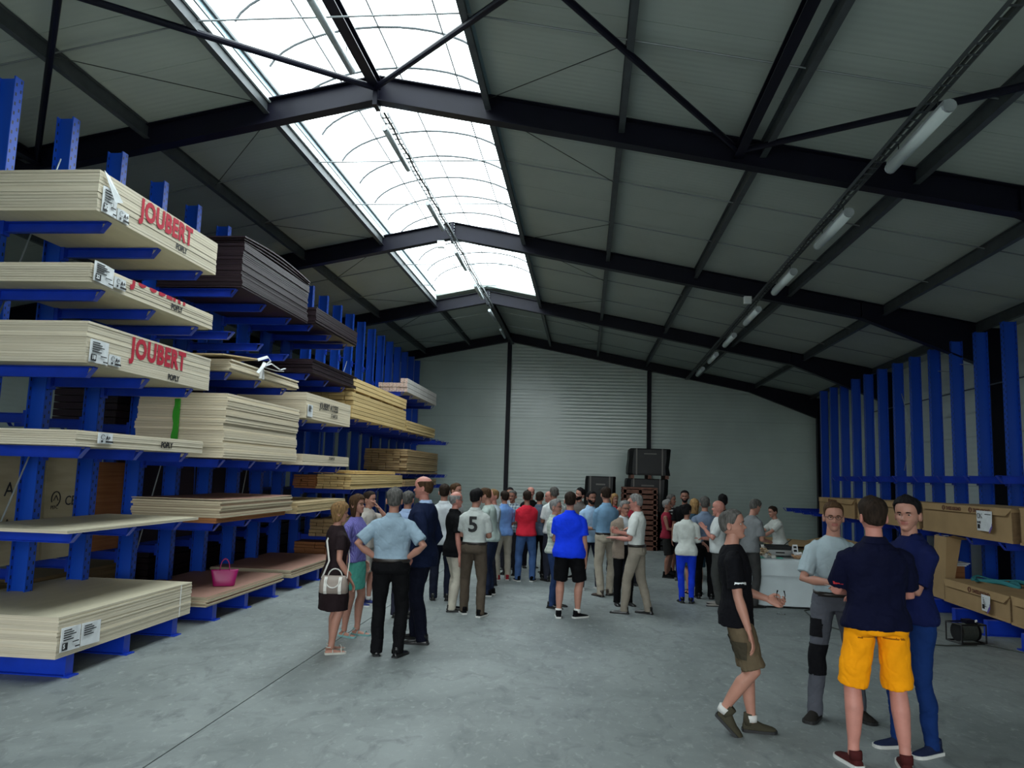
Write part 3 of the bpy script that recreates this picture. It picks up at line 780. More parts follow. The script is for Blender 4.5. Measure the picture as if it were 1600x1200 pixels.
# ------------------------------------------------------------------ cardboard boxes on the right rack
def carton(label, y0, y1, z0, z1, x0=5.62, x1=6.74, logos=(), lab=None, open_end=False, rawtop=False):
    t = empty('long_carton', (x0, y0, z0), label=label, cat='cardboard box', group='long cardboard boxes on the right rack')
    L = y1-y0; H = z1-z0; W = x1-x0; hl = .10
    mb = MB(); mb.box(0, W, 0.02, L-.02, 0, H-.012); mb.build('body', 'card', t)
    # lid: flat top, long flaps flaring outwards and cut at an angle at both ends
    mb = MB(); mb.box(-.006, W+.006, -.0, L, H-.010, H); mb.build('lid', 'card', t)
    mb = MB(); mb.rings([[(-.008, .0, H), (-.035, .10, H-hl), (-.029, .10, H-hl), (-.002, 0, H-.008)], [(-.008, L, H), (-.035, L-.10, H-hl), (-.029, L-.10, H-hl), (-.002, L, H-.008)]])
    mb.build('lid_flap', 'card', t)
    MB().box(-.012, 0, .0, L, .0, .03).build('tray_lip', 'card', t)
    for k in (0, 1):
        yy = .0 if k == 0 else L; s_ = -1 if k == 0 else 1
        mb = MB(); mb.prism([(0, 0), (W, 0), (W, H-.05), (W*.5, H-.02), (0, H-.05)], 1, min(yy, yy-s_*.02), max(yy, yy-s_*.02))
        mb.build('end_flap', 'card_in', t)
    for yy in logos:
        w = text('SWISS KRONO', .075, 'red_logo', t, (-.037, yy, H-.082), RXN, sx=.95, bold=.0015)
        mb = MB(); mb.tube([(-.034, yy+.09+.035*math.cos(a), H-.055+.035*math.sin(a)) for a in np.linspace(0, 2*PI, 13)], .007, 5); mb.build('emblem', 'red_logo', t)
    if lab:
        yy, zz, w, h, txt = lab
        lb = MB().add([(-.044, yy, zz+h), (-.044, yy+w, zz+h), (-.040, yy+w, zz), (-.046, yy+.08, zz-.0), (-.056, yy-.01, zz+.08), (-.042, yy, zz+h), (-.042, yy+w, zz+h), (-.038, yy+w, zz), (-.044, yy+.08, zz), (-.054, yy-.01, zz+.08)],
                      [(0, 1, 2, 3, 4), (9, 8, 7, 6, 5)]).build('label', 'label', t, label='white shipping label peeling at a corner')
        MB().add([(-.060, yy-.03, zz+.06), (-.056, yy-.01, zz+.12), (-.047, yy+.09, zz-.0), (-.06, yy+.06, zz-.03)], [(0, 1, 2, 3)]).build('label_back', 'purple', lb)
        if txt: text(txt, .11, 'ink', lb, (-.0465, yy+w-.02, zz+h-.11), RXN, sx=.8); text('01402', .05, 'ink', lb, (-.0465, yy+w-.02, zz+h-.18), RXN, sx=.8)
        for k in range(6): MB().box(-.0475, -.0445, yy+.03, yy+.19, zz+h-.05-k*.022, zz+h-.04-k*.022).build('print', 'ink', lb)
        MB().box(-.0475, -.0445, yy+w-.09, yy+w-.03, zz+.03, zz+.09).build('print', 'ink', lb)
    return t
carton('long cardboard box on the middle arms of the right rack, nearest, cut by the frame', 7.9, 10.56, 1.245, 1.72, logos=(9.2-7.9,))
carton('long cardboard box at head height with the large white ON label', 10.74, 13.44, 1.245, 1.70, logos=(1.78-.0, .95), lab=(.42, .12, .42, .28, 'ON'))
carton('long cardboard box at head height behind the man in yellow shorts', 13.56, 16.52, 1.245, 1.67, logos=(.9,), lab=(.05, .12, .3, .26, 'ON'))
carton('farthest long cardboard box at head height beside the far column', 16.66, 19.1, 1.245, 1.64, logos=(1.5,))
carton('low cardboard box with a crumpled label by the cable reel', 10.80, 12.66, .215, .56, x0=5.58, logos=(.92,), lab=(.42, .06, .24, .22, None))
lc = carton('low cardboard box with torn open end at the right edge', 8.4, 10.72, .215, .58, x0=5.55)
for k in range(7): MB().box(.05, 1.0, 2.26, 2.36+.02*(k % 2), .03+k*.045, .06+k*.045).build('board_edge', 'ply_tan', lc)
# tall narrow cardboard box leaning beside the low box
t = empty('leaning_carton', (5.62, 12.75, .215), label='tall narrow cardboard box leaning behind the man in jeans', cat='cardboard box')
mb = MB(); mb.rings([[(0, y, 0), (.10, y, 0), (.28, y, .93), (.06, y, .97)] for y in (0, .42)]); mb.build('body', 'card', t)
MB().add([(.06, -.01, .97), (.28, -.01, .93), (.36, -.12, .95), (.12, -.10, 1.0)], [(0, 1, 2, 3)]).build('flap', 'card', t)
MB().box(.07, .14, .1, .4, .975, .985).build('label', 'label', t)
# things lying on the low box
t = empty('strap_pile', (5.7, 12.2, .562), label='teal lifting straps lying on the low cardboard box', cat='strap')
M['teal'] = mat('teal_webbing', (.03, .22, .25), .7)
mb = MB(); pts = [(.15+.6*u, .35*math.sin(u*9)-.3*u, .02+.02*math.sin(u*21)) for u in np.linspace(0, 1, 30)]; mb.tube(pts, .035, 6, flat=.35)
pts = [(.05+.7*u, .2-.25*math.cos(u*7), .04+.015*math.sin(u*17)) for u in np.linspace(0, 1, 30)]; mb.tube(pts, .03, 6, flat=.35); mb.build('webbing', 'teal', t, smooth=True)
t = empty('small_carton', (5.75, 13.0, .215), label='small red-brown box topped with papers on the low shelf', cat='cardboard box')
MB().box(0, .3, 0, .3, 0, .50).build('body', 'timber_red', t)
for k in range(3): MB().box(.0+.03*k, .32+.03*k, -.02, .3, .503+.02*k, .515+.02*k).build('paper_sheet', 'label', t)
# board pile behind the table
def pile(name, label, cat, x0, y0, w, l, n, th, m, topm=None):
    t = empty(name, (x0, y0, 0), label=label, cat=cat); mm = MB().box(0, w, 0, l, 0, th*.9).mesh('board', m)
    for k in range(n): obj('board', mm, t, (rnd.gauss(0, .008), rnd.gauss(0, .01), k*th))
    return t
pile('panel_pile', 'greenish panel pile on the floor behind the buffet table', 'board stack', 4.28, 16.6, 1.12, 2.4, 14, .042, 'osbgreen')
t = empty('flattened_carton', (3.85, 16.4, .60), label='flattened cardboard box on the greenish panel pile', cat='cardboard box')
mb = MB(); mb.prism([(0, .06), (.6, .06), (1.3, .02), (1.85, .16), (1.85, .17), (1.3, .035), (.6, .075), (0, .075)], 1, 0, 2.2); mb.build('body', 'card', t)
MB().box(.52, 1.3, .05, 2.1, .0, .02).build('flap', 'card_in', t)

for k, (a, b, zt) in enumerate(((14.7, 18.9, 1.5), (19.2, 24.0, 1.5))):  # extra dark stacks that deepen the shade behind the rack
    timber(('dark timber stack added on the floor to deepen the shade behind the far rack posts', 'farthest dark timber stack added to deepen the shade behind the rack')[k], a, b, .02, zt, 6, 3, 'film', x1=-6.6, x0=-7.7, group='stacks added to darken the space behind the left rack')
t = empty('rear_rack', (-8.1, 6.8, 0), label='second blue rack standing behind the left rack, seen through it', cat='rack')
pm_b = post_mesh(4.6)
for k in range(18): obj('upright', pm_b, t, (0, .93*k, 0))
# ------------------------------------------------------------------ people
from mathutils import noise as mnoise
SKINS = {'fair': (.50, .27, .20), 'mid': (.42, .205, .150), 'tan': (.29, .135, .095), 'red': (.50, .215, .17), 'dark': (.20, .095, .06)}
for k, c in list(SKINS.items()):
    M['skin_'+k] = mat('skin_'+k, c, .5, noise=(14, .08), spec=.35)
    M['lip_'+k] = mat('lips_'+k, (c[0]*.82, c[1]*.55, c[2]*.60), .45)
HAIRS = {'black': (.008, .007, .008), 'dark': (.022, .014, .010), 'brown': (.06, .032, .016), 'light': (.20, .115, .05), 'blonde': (.32, .19, .08), 'grey': (.20, .195, .19), 'white': (.42, .42, .40), 'salt': (.09, .085, .08)}
for k, c in HAIRS.items(): M['hair_'+k] = mat('hair_'+k, c, .75, noise=(60, .5), bump=(90, .9, .008), stretch=(1, 1, .25), spec=.12)
M['eye_white'] = mat('eye_white', (.60, .58, .55), .25); M['iris'] = mat('dark_iris', (.02, .012, .008), .2)
M['glass_frame'] = mat('dark_spectacle_frame', (.02, .015, .015), .3); M['sole_white'] = mat('white_rubber', (.62, .62, .60), .6); M['sole_dark'] = mat('dark_rubber', (.012, .012, .013), .7)
M['belt'] = mat('dark_leather', (.015, .010, .008), .4)
_cl = {}
def cloth_mat(c, kind='plain', c2=(1, 1, 1)):
    k = (c, kind, c2)
    if k in _cl: return _cl[k]
    m = mat('cloth_'+kind, c, .85, noise=(7, .10), bump=(13, .55, .022), spec=.12)
    nt = m.node_tree; b = nt.nodes['Principled BSDF']
    if kind in ('check', 'stripe', 'vstripe'):
        tc = nt.nodes.new('ShaderNodeTexCoord'); sp = nt.nodes.new('ShaderNodeSeparateXYZ'); nt.links.new(tc.outputs['Object'], sp.inputs[0])
        facs = []
        for ax, n in ((0, 17), (2, 17)) if kind == 'check' else (((2, 14),) if kind == 'stripe' else ((0, 60),)):
            a = nt.nodes.new('ShaderNodeMath'); a.operation = 'MULTIPLY'; a.inputs[1].default_value = n
            fr = nt.nodes.new('ShaderNodeMath'); fr.operation = 'FRACT'; g = nt.nodes.new('ShaderNodeMath'); g.operation = 'GREATER_THAN'; g.inputs[1].default_value = .55
            nt.links.new(sp.outputs[ax], a.inputs[0]); nt.links.new(a.outputs[0], fr.inputs[0]); nt.links.new(fr.outputs[0], g.inputs[0]); facs.append(g.outputs[0])
        f = facs[0]
        if len(facs) == 2:
            ad = nt.nodes.new('ShaderNodeMath'); ad.operation = 'ADD'; nt.links.new(facs[0], ad.inputs[0]); nt.links.new(facs[1], ad.inputs[1])
            hf = nt.nodes.new('ShaderNodeMath'); hf.operation = 'MULTIPLY'; hf.inputs[1].default_value = .5; nt.links.new(ad.outputs[0], hf.inputs[0]); f = hf.outputs[0]
        mx = nt.nodes.new('ShaderNodeMix'); mx.data_type = 'RGBA'; mx.inputs['A'].default_value = (*c, 1); mx.inputs['B'].default_value = (*c2, 1)
        nt.links.new(f, mx.inputs['Factor']); nt.links.new(mx.outputs['Result'], b.inputs['Base Color'])
    _cl[k] = m; return m

JOBS = []       # (raw mesh builder, voxel, callback(mesh))
def job(mb, voxel, cb, smooth=2):
    me = bpy.data.meshes.new('raw'); me.from_pydata([tuple(v) for v in mb.v], [], mb.f); me.update()
    o = bpy.data.objects.new('raw', me); COL.objects.link(o)
    r = o.modifiers.new('r', 'REMESH'); r.mode = 'VOXEL'; r.voxel_size = voxel; r.use_smooth_shade = True
    if smooth: s_ = o.modifiers.new('s', 'SMOOTH'); s_.iterations = smooth; s_.factor = .5
    JOBS.append((o, cb))
def flush():
    bpy.context.view_layer.update(); dg = bpy.context.evaluated_depsgraph_get()
    done = [(bpy.data.meshes.new_from_object(o.evaluated_get(dg)), cb, o) for o, cb in JOBS]
    for me, cb, o in done:
        raw = o.data; bpy.data.objects.remove(o); bpy.data.meshes.remove(raw); cb(me)
    JOBS.clear()

# hand: wrist at origin, fingers along +X, palm normal -Z, thumb on +Y
HANDS = {}
def make_hand(kind):
    mb = MB(); curl = {'relaxed': (.28, .38, .3), 'grip': (.95, 1.05, .7), 'flat': (.08, .1, .08)}[kind]
    def ring(x, w, t, z=0): return [(x, w*math.cos(a), z+t*math.sin(a)) for a in [2*PI*k/12 for k in range(12)]]
    mb.rings([ring(-.02, .026, .021), ring(0, .027, .020), ring(.03, .036, .018), ring(.07, .042, .016), ring(.095, .042, .014), ring(.102, .036, .010)])
    for y, L, r in ((-.032, .062, .0078), (-.011, .076, .0088), (.011, .080, .0090), (.032, .072, .0088)):
        p = Vector((.085, y, 0)); a = 0; pts = [p.copy()]; 
        for j, fr in enumerate((.30, .42, .30, .22)):
            if j: a += curl[j-1]
            p = p + Vector((math.cos(a), y*.6*(.2 if kind != 'grip' else 0), -math.sin(a)))*L*fr*(1.25 if j else .9); pts.append(p.copy())
        mb.tube(pts, [r*1.05, r*1.05, r, r*.92, r*.6], 8)
    if kind == 'grip': tp = [(.012, .02, -.004), (.04, .045, -.018), (.070, .040, -.045), (.088, .020, -.058)]
    else: tp = [(.012, .018, -.002), (.038, .046, -.012), (.066, .062, -.022), (.092, .066, -.030)]
    mb.tube(tp, [.014, .0135, .011, .0075], 8)
    job(mb, .0042, lambda me, k=kind: HANDS.__setitem__(k, me), smooth=1)
for k in ('relaxed', 'grip', 'flat'): make_hand(k)
flush()
HAND_NP = {}
for k, me in HANDS.items():
    co = np.empty(len(me.vertices)*3); me.vertices.foreach_get('co', co)
    HAND_NP[k] = (co.reshape(-1, 3), [list(p.vertices) for p in me.polygons])

# head tables: z above chin, half width, front, back
HZ = [-.004, .006, .016, .030, .045, .060, .075, .095, .115, .135, .155, .175, .192, .207, .219, .228, .234, .2365]
HW = [.020, .031, .038, .046, .0535, .060, .067, .071, .0745, .0765, .0775, .0755, .070, .061, .050, .036, .018, .004]
HF = [.062, .082, .089, .088, .086, .089, .087, .086, .083, .091, .092, .089, .082, .071, .057, .040, .020, .004]
HB = [.000, .012, .022, .042, .066, .083, .092, .099, .103, .106, .106, .101, .092, .078, .062, .043, .021, .004]
NT = 56
TH = []
for k in range(NT):
    u = k/NT*2*PI - PI; TH.append(u - .35*math.sin(u))      # denser around the face (theta 0 = front)
def gs(x, s): return math.exp(-.5*(x/s)**2)
def head_pt(th, z, off=0.0, sx=1.0):
    w = np.interp(z, HZ, HW)*sx; f = np.interp(z, HZ, HF); b = np.interp(z, HZ, HB)
    c = math.cos(th); s = math.sin(th); e = .88
    cx = math.copysign(abs(s)**e, s)*w; cy = (-f if c > 0 else b)*abs(c)**e
    if c > 0 and off == 0.0:
        x = cx
        nose = 1.12*gs(x, .0078 + .006*gs(z-.080, .010))*(np.interp(z, [.068, .076, .083, .100, .120], [0, .017, .025, .015, .002]))
        sock = -.011*(gs(x-.031, .013)+gs(x+.031, .013))*gs(z-.116, .009)
        brow = .004*(gs(x-.028, .018)+gs(x+.028, .018))*gs(z-.132, .007)
        lips = .0045*gs(x, .018)*(gs(z-.061, .0035)+gs(z-.050, .0045)) - .003*gs(x, .02)*gs(z-.0555, .002)
        chin = .004*gs(x, .015)*gs(z-.018, .01) - .004*gs(x, .02)*gs(z-.038, .006)
        cheek = .004*(gs(x-.047, .015)+gs(x+.047, .015))*gs(z-.085, .015)
        cy -= nose + sock + brow + lips + chin + cheek
    if off:
        n = Vector((cx/(w*w+1e-6), cy/((f if c > 0 else b)**2+1e-6), 0)); n.z = 0
        n = n.normalized() if n.length > 0 else Vector((0, 0, 1))
        vz = max(0, (z-.15)/.09); n = (n*(1-vz*.8) + Vector((0, 0, vz))).normalized()
        return Vector((cx, cy, z)) + n*off
    return Vector((cx, cy, z))
HZ2 = [-.004, .003, .010, .018, .026, .034, .041, .047, .051, .0545, .0565, .060, .0645, .070, .075, .080, .085, .092, .100, .107, .113, .119, .126, .133, .140, .150, .160, .172, .184, .196, .207, .217, .225, .231, .235, .2365]
HEADV = [head_pt(t, z) for z in HZ2 for t in TH]
def head_geo(sx):
    vs = [Vector((v.x*sx, v.y, v.z)) for v in HEADV]; fs = []; lips = set()
    n = NT
    for i in range(len(HZ2)-1):
        for k in range(n):
            a = i*n+k; b = i*n+(k+1) % n; fs.append((a, b, b+n, a+n))
            if .0465 <= HZ2[i] <= .0645 and abs(vs[a].x) < .023 and vs[a].y < -.07: lips.add(len(fs)-1)
    fs.append(tuple(range(n))[::-1]); fs.append(tuple(range((len(HZ2)-1)*n, len(HZ2)*n)))
    for s_ in (-1, 1):                                     # ears
        o = len(vs); m_ = 10; rings = ((.0, .60, 1.0), (.008, .85, 1.0), (.016, 1.0, 1.0), (.018, .75, .75), (.011, .45, .5))
        for dx, a, b in rings:
            for k in range(m_):
                t = 2*PI*k/m_; vs.append(Vector((s_*(.0725*sx+dx), .012+.018*a*math.cos(t)+dx*.5, .100+.031*b*math.sin(t)-(.006 if math.sin(t) < 0 else 0)*0)))
        for i in range(len(rings)-1):
            for k in range(m_):
                a = o+i*m_+k; b = o+i*m_+(k+1) % m_; q = (a, b, b+m_, a+m_); fs.append(q if s_ < 0 else q[::-1])
        q = tuple(range(o+(len(rings)-1)*m_, o+len(rings)*m_)); fs.append(q if s_ < 0 else q[::-1])
    return vs, fs, lips
def hairline(th, style):
    a = abs(th)*180/PI
    xs = [0, 35, 55, 68, 80, 92, 105, 130, 180]
    if style == 'receding': ys = [.205, .222, .19, .15, .118, .122, .075, .058, .052]
    elif style in ('bob', 'long', 'updo'): ys = [.180, .178, .150, .118, .085, .06, .05, .045, .04]
    else: ys = [.198, .195, .186, .158, .116, .124, .080, .060, .050]
    return np.interp(a, xs, ys)
def hair_geo(style, sx, seed=0):
    th_ = {'short': .013, 'buzz': .006, 'thick': .018, 'receding': .010, 'fringe': .009, 'bob': .024, 'long': .022, 'updo': .016}[style]
    vs = []; fs = []; N = 12; n = NT
    top = .2365 if style != 'fringe' else None
    for i in range(N+2):
        for t in TH:
            zl = hairline(t, style if style != 'fringe' else 'short'); zt = .2365
            if style == 'fringe':
                a = abs(t)*180/PI; zt = np.interp(a, [0, 60, 75, 180], [.16, .16, .185, .192]); zl = min(zl, zt) if a > 62 else zt-.001
            u = min(i, N)/N
            z = zt + (zl-zt)*(u**.8)
            d = th_*(1-.35*u)*(1+.35*mnoise.noise(Vector((math.sin(t)*5, z*22+seed, math.cos(t)*5))))
            if style in ('short', 'thick'): d *= .42 + .58*min(1, max(0, (z-.125)/.06))
            if style == 'thick': d *= 1.0 + .45*gs(t, .8)*(1-u)
            if style == 'fringe' and abs(t)*180/PI < 62: d = -.004
            if i == 0 and style == 'fringe': d = -.003
            if i > N: d = -.004; 
            p = head_pt(t, min(z, .2364), d if abs(d) > 1e-6 else 1e-5); p.x *= sx
            if style in ('bob', 'long') and i >= N-1:
                a = abs(t)*180/PI
                if a > 62:
                    drop = {'bob': .055, 'long': .13}[style]*min(1, (a-62)/25)
                    if i >= N: p.z -= drop; p.x *= 1.02; p.y *= .95
                    else: p.z -= drop*.4; p.x *= 1.06
            vs.append(p)
    for i in range(N+1):
        for k in range(n):
            a = i*n+k; b = i*n+(k+1) % n; fs.append((a, a+n, b+n, b))
    if style != 'fringe': fs.append(tuple(range(n)))
    return vs, fs

def ik(S, T, a, b, pole):
    S = Vector(S); T = Vector(T); d = T-S; L = min(d.length, (a+b)*.995); dn = d.normalized(); T = S + dn*L
    x = (a*a - b*b + L*L)/(2*L); h = math.sqrt(max(a*a-x*x, 0))
    p = Vector(pole); p = (p - dn*p.dot(dn)); p = p.normalized() if p.length > 1e-6 else Vector((1, 0, 0))
    return S + dn*x + p*h, T
ARM = {'down': ((.235, -.02, .83), (0.25, 1, 0)), 'hip': ((.165, .015, 1.02), (1, .45, -.1)), 'front': ((.09, -.29, 1.10), (.5, .6, -.8)), 'glass': ((.13, -.31, 1.17), (.6, .4, -.9)),
       'chest': ((.07, -.23, 1.27), (.7, .2, -.9)), 'fold': ((-.09, -.19, 1.15), (.8, .1, -.7)), 'face': ((.05, -.16, 1.50), (.7, -.2, -1)), 'raise': ((.10, -.22, 1.62), (.8, -.1, -.7)),
       'back': ((.06, .17, .98), (1, .6, 0)), 'reach': ((.10, -.56, 1.12), (.5, .3, -.9)), 'pocket': ((.205, -.04, .90), (.5, 1, 0)), 'fwd': ((.2, -.26, 1.02), (.3, 1, -.5))}
def ring_pts(cx, cy, z, w, f, b, n=22, e=.86, tp=lambda v: v):
    out = []
    for k in range(n):
        t = 2*PI*k/n; c = math.cos(t); s = math.sin(t)
        out.append(tp(Vector((cx + math.copysign(abs(c)**e, c)*w, cy + (math.copysign(abs(s)**e, s)*(b if s > 0 else f)), z))))
    return out
TORSO = [(.86, .155, .100, .115), (.92, .168, .105, .125), (.98, .160, .105, .112), (1.05, .148, .104, .092), (1.12, .147, .106, .088), (1.20, .156, .112, .096), (1.28, .167, .118, .108), (1.34, .168, .112, .112), (1.385, .150, .100, .108), (1.42, .122, .082, .096), (1.445, .098, .070, .084), (1.462, .080, .062, .074)]
PEOPLE = []
def person(label, x, y, face, h=1.75, top='tee', tc=(.3, .3, .3), tk='plain', tc2=(1, 1, 1), bot='trousers', bc=(.02, .02, .03), bk='plain', shoe='dress', sc=(.01, .01, .01), sock=None,
           skin='mid', hair='short', hc='dark', arms=('down', 'down'), hands=('relaxed', 'relaxed'), feet=((.11, 0, 8), (-.11, 0, -8)), lean=0, head=(0, 0, 0), fat=1.0, broad=1.0,
           tuck=False, hem=None, glasses=False, near=False, inner=(.5, .6, .7), collar=None, beard=None, belt=False, female=False, eyes=True, group=None, hairthick=None, extra=None, hsx=1.0, hiplift=0, belly=0, shoulder=0, num=None, patches=()):
    P = empty('person', (x, y, 0), math.radians(face), label=label, cat='person', group=group)
    s = h/1.762; P.scale = (s, s, s)
    vox = .0095 if near else .0135
    # ---- skeleton
    hipz = .93 + hiplift
    fe = []
    for i, f_ in enumerate(feet):
        f_ = tuple(f_) + (0, 0)*(len(f_) < 5)
        if len(f_) > 5: f_ = f_[:5]
        fe.append(f_)
    mx = sum(f_[0] for f_ in fe)/2; my = sum(f_[1] for f_ in fe)/2
    for f_ in fe:
        d = math.hypot(f_[0]-mx-(.09 if f_[0] > mx else -.09), f_[1]-my); hipz = min(hipz, .085+f_[3]*1.0 + math.sqrt(max(.852**2-d*d, .3)))
    if hiplift: hipz = .93+hiplift
    H0 = Vector((mx, my, hipz)); dz = hipz-.93
    Rl = Matrix.Rotation(math.radians(lean), 4, 'X')
    Rt = Matrix.Rotation(math.radians(shoulder), 4, 'Z')
    def TP(v):
        v = Vector(v); q = v - Vector((0, 0, .93))
        if v.z > .93:
            k = min(1, (v.z-.93)/.3); q = Matrix.Rotation(math.radians(lean)*(.35+.65*k), 4, 'X') @ (Matrix.Rotation(math.radians(shoulder)*k, 4, 'Z') @ q)
        return H0 + q
    legs = []
    for i, sd in enumerate((1, -1)):
        fx, fy, fyaw, fz, fp = fe[i]
        yaw = math.radians(fyaw); fwd = Vector((math.sin(yaw), -math.cos(yaw), 0))
        hj = H0 + Vector((sd*.088*broad, 0, -.01)); an = Vector((fx, fy, .085+fz))
        kn, an2 = ik(hj, an, .43, .415, fwd*1.0 + Vector((sd*.05, 0, 0)))
        legs.append((hj, kn, an2, fwd, fp, yaw, fz))
    shw = .166*broad
    arm = []
    for i, sd in enumerate((1, -1)):
        a_ = arms[i]; tgt, pole = ARM[a_] if isinstance(a_, str) else a_
        if isinstance(a_, str): tgt = (tgt[0]*sd, tgt[1], tgt[2]); pole = (pole[0]*sd, pole[1], pole[2])
        S = TP((sd*shw, .008, 1.372)); T = TP(tgt) if tgt[2] > .93 or isinstance(a_, str) and a_ not in ('down', 'pocket') else H0 + Vector(tgt) - Vector((0, 0, .93))
        el, wr = ik(S, T, .285, .255, pole)
        arm.append((S, el, wr))
    fw = fat
    def torso(mb, mg, z0, z1=1.5, flare=0, zwaist=None):
        rs = []
        zs = sorted(set([z0] + [t[0] for t in TORSO if z0 < t[0] < z1]))
        T_ = np.array(TORSO)
        for z in zs:
            w = np.interp(z, T_[:, 0], T_[:, 1])*broad; f = np.interp(z, T_[:, 0], T_[:, 2]); b = np.interp(z, T_[:, 0], T_[:, 3])
            if female:
                w *= .90 if z > 1.15 else (.86 if z > 1.03 else 1.02); b *= .92; f *= .92; f += .028*gs(z-1.26, .06)
            k = fw if z < 1.30 else 1 + (fw-1)*.5
            f = f*k + belly*gs(z-1.06, .12); w = w*k; b = b*(1+(k-1)*.6)
            fl = flare*max(0, (1.1-z)/.25)
            rs.append(ring_pts(0, .0, z, w+mg+fl, f+mg+fl*.8, b+mg+fl*.8, tp=TP))
        zt = zs[-1]
        rs.append(ring_pts(0, .004, 1.478, .062+mg*.3, .058, .064, tp=TP))
        mb.rings(rs)
    # ---- skin
    mb = MB(); torso(mb, -.016, .88)
    # neck
    hy, hp, hr = head
    NB = TP((0, .015, 1.44)); HC = TP((0, -.012, 1.522))
    mb.tube([NB, NB*.5+HC*.5+Vector((0, 0, .012)), HC + (TP((0, 0, 1.0))-TP((0, 0, .9))).normalized()*.055 + Vector((0, .0, 0))], [.066, .056, .052] if not female else [.055, .046, .043], 14)
    for (S, el, wr) in arm:
        mb.tube([S + (TP((0, .01, 1.36))-S)*.35, S*.95+el*.05, S*.55+el*.45, el, el*.62+wr*.38, wr*.9+el*.1, wr + (wr-el).normalized()*.012], [x_*(.88 if female else 1)*(1+(fw-1)*.4) for x_ in (.05, .053, .047, .038, .041, .028, .026)], 12)
    for (hj, kn, an, fwd, fp, yaw, fz) in legs:
        cf = .72 if bot in ('trousers', 'jeans') else 1.0
        bk_ = (hj-an).normalized().cross(Vector((fwd.y, -fwd.x, 0)).normalized()); 
        if bk_.dot(fwd) > 0: bk_ = -bk_
        mb.tube([hj+Vector((0, 0, .03)), hj*.7+kn*.3, hj*.3+kn*.7, kn, kn*.7+an*.3+bk_*.016, kn*.35+an*.65+bk_*.008, an*.85+kn*.15, an-Vector((0, 0, .02))], [x_*cf*(1+(fw-1)*.4) for x_ in (.082, .084, .066, .054, .058, .046, .036, .038)], 14)
    body = {}
    def cb_body(me):
        co = np.empty(len(me.vertices)*3); me.vertices.foreach_get('co', co)
        V = [tuple(v) for v in co.reshape(-1, 3)]; F = [list(p.vertices) for p in me.polygons]; MI = [0]*len(F)
        for i, sd in enumerate((1, -1)):
            S, el, wr = arm[i]; X = (wr-el).normalized()
            hv, hf = HAND_NP[hands[i]]
            nrm = Vector((-sd, 0, 0)) if arms[i] in ('down', 'pocket') else (Vector((-sd*.8, .2, .6)) if hands[i] == 'grip' else Vector((0, .3, -1)))
            Zp = -(nrm - X*nrm.dot(X)).normalized(); Y = Zp.cross(X)
            want = Vector((0, -1, 0)) if arms[i] in ('down', 'pocket', 'back') else Vector((sd*0, 0, 1)) if hands[i] == 'grip' else Vector((-sd, 0, 0))
            if arms[i] == 'hip': want = Vector((0, 1, .3))
            flip = Y.dot(want) < 0
            sc_ = .92 if female else 1.04
            Ym = -Y if flip else Y
            R = Matrix((X, Ym, Zp)).transposed()
            o = len(V)
            for v in hv: q = R @ Vector(v)*sc_ + wr; V.append(tuple(q))
            for f_ in hf: F.append([k+o for k in (f_[::-1] if flip else f_)])
            MI += [0]*len(hf)
        o = len(V); hv, hf, lips = head_geo(hsx*(.94 if female else 1))
        RH = Matrix.Rotation(math.radians(hy), 4, 'Z') @ Matrix.Rotation(math.radians(hp+lean*.3), 4, 'X') @ Matrix.Rotation(math.radians(hr), 4, 'Y')
        MH = Matrix.Translation(HC) @ RH; sH = .95 if female else 1.0
        for v in hv: V.append(tuple(MH @ (v*sH)))
        for j, f_ in enumerate(hf): F.append([k+o for k in f_]); MI.append(1 if j in lips else 0)
        bpy.data.meshes.remove(me)
        nm = bpy.data.meshes.new('body'); nm.from_pydata(V, [], F); nm.materials.append(M['skin_'+skin]); nm.materials.append(M['lip_'+skin])
        nm.polygons.foreach_set('material_index', MI); nm.polygons.foreach_set('use_smooth', [True]*len(F)); nm.update()
        obj('body', nm, P)
        def hd(mb_, name, mname, smooth=True, **k):
            mb_.v = [tuple(MH @ (Vector(v)*sH)) for v in mb_.v]; return mb_.build(name, mname, P, smooth=smooth, **k)
        if hair:
            for st in ([hair] if isinstance(hair, str) else hair):
                hv, hf = hair_geo(st, hsx*(.94 if female else 1), len(PEOPLE)); m1 = MB(); m1.add(hv, hf)
                if st == 'updo':
                    m1.rings([ring_pts(0, .075+.02*math.cos(a), .19+.05*math.sin(a), .045*math.cos(a)+.004, .035*math.cos(a)+.003, .035*math.cos(a)+.003, 12) for a in np.linspace(-1.4, 1.4, 7)])
                hd(m1, 'hair', 'hair_'+hc)
        if beard:
            m1 = MB(); vs = []; fs = []; zs_ = [-.003, .008, .02, .034, .046, .056, .068, .08, .10]; ks = [k for k in range(NT) if abs(TH[k]) < 1.65]
            for z in zs_:
                for k in ks:
                    t = TH[k]; p = head_pt(t, z); v = Vector((p.x*hsx, p.y, p.z)); n_ = Vector((v.x, v.y, 0)).normalized()
                    mouth = gs(v.x, .02)*gs(z-.055, .006) if v.y < 0 else 0
                    edge = np.interp(abs(t), [0, .5, .9, 1.65], [.066, .072, .085, .11])
                    vs.append(v + n_*(.0035 if z < edge and mouth < .4 else -.006))
            w_ = len(ks)
            for i in range(len(zs_)-1):
                for k in range(w_-1): a = i*w_+k; fs.append((a, a+1, a+1+w_, a+w_))
            m1.add(vs, fs); hd(m1, 'beard', 'hair_'+beard)
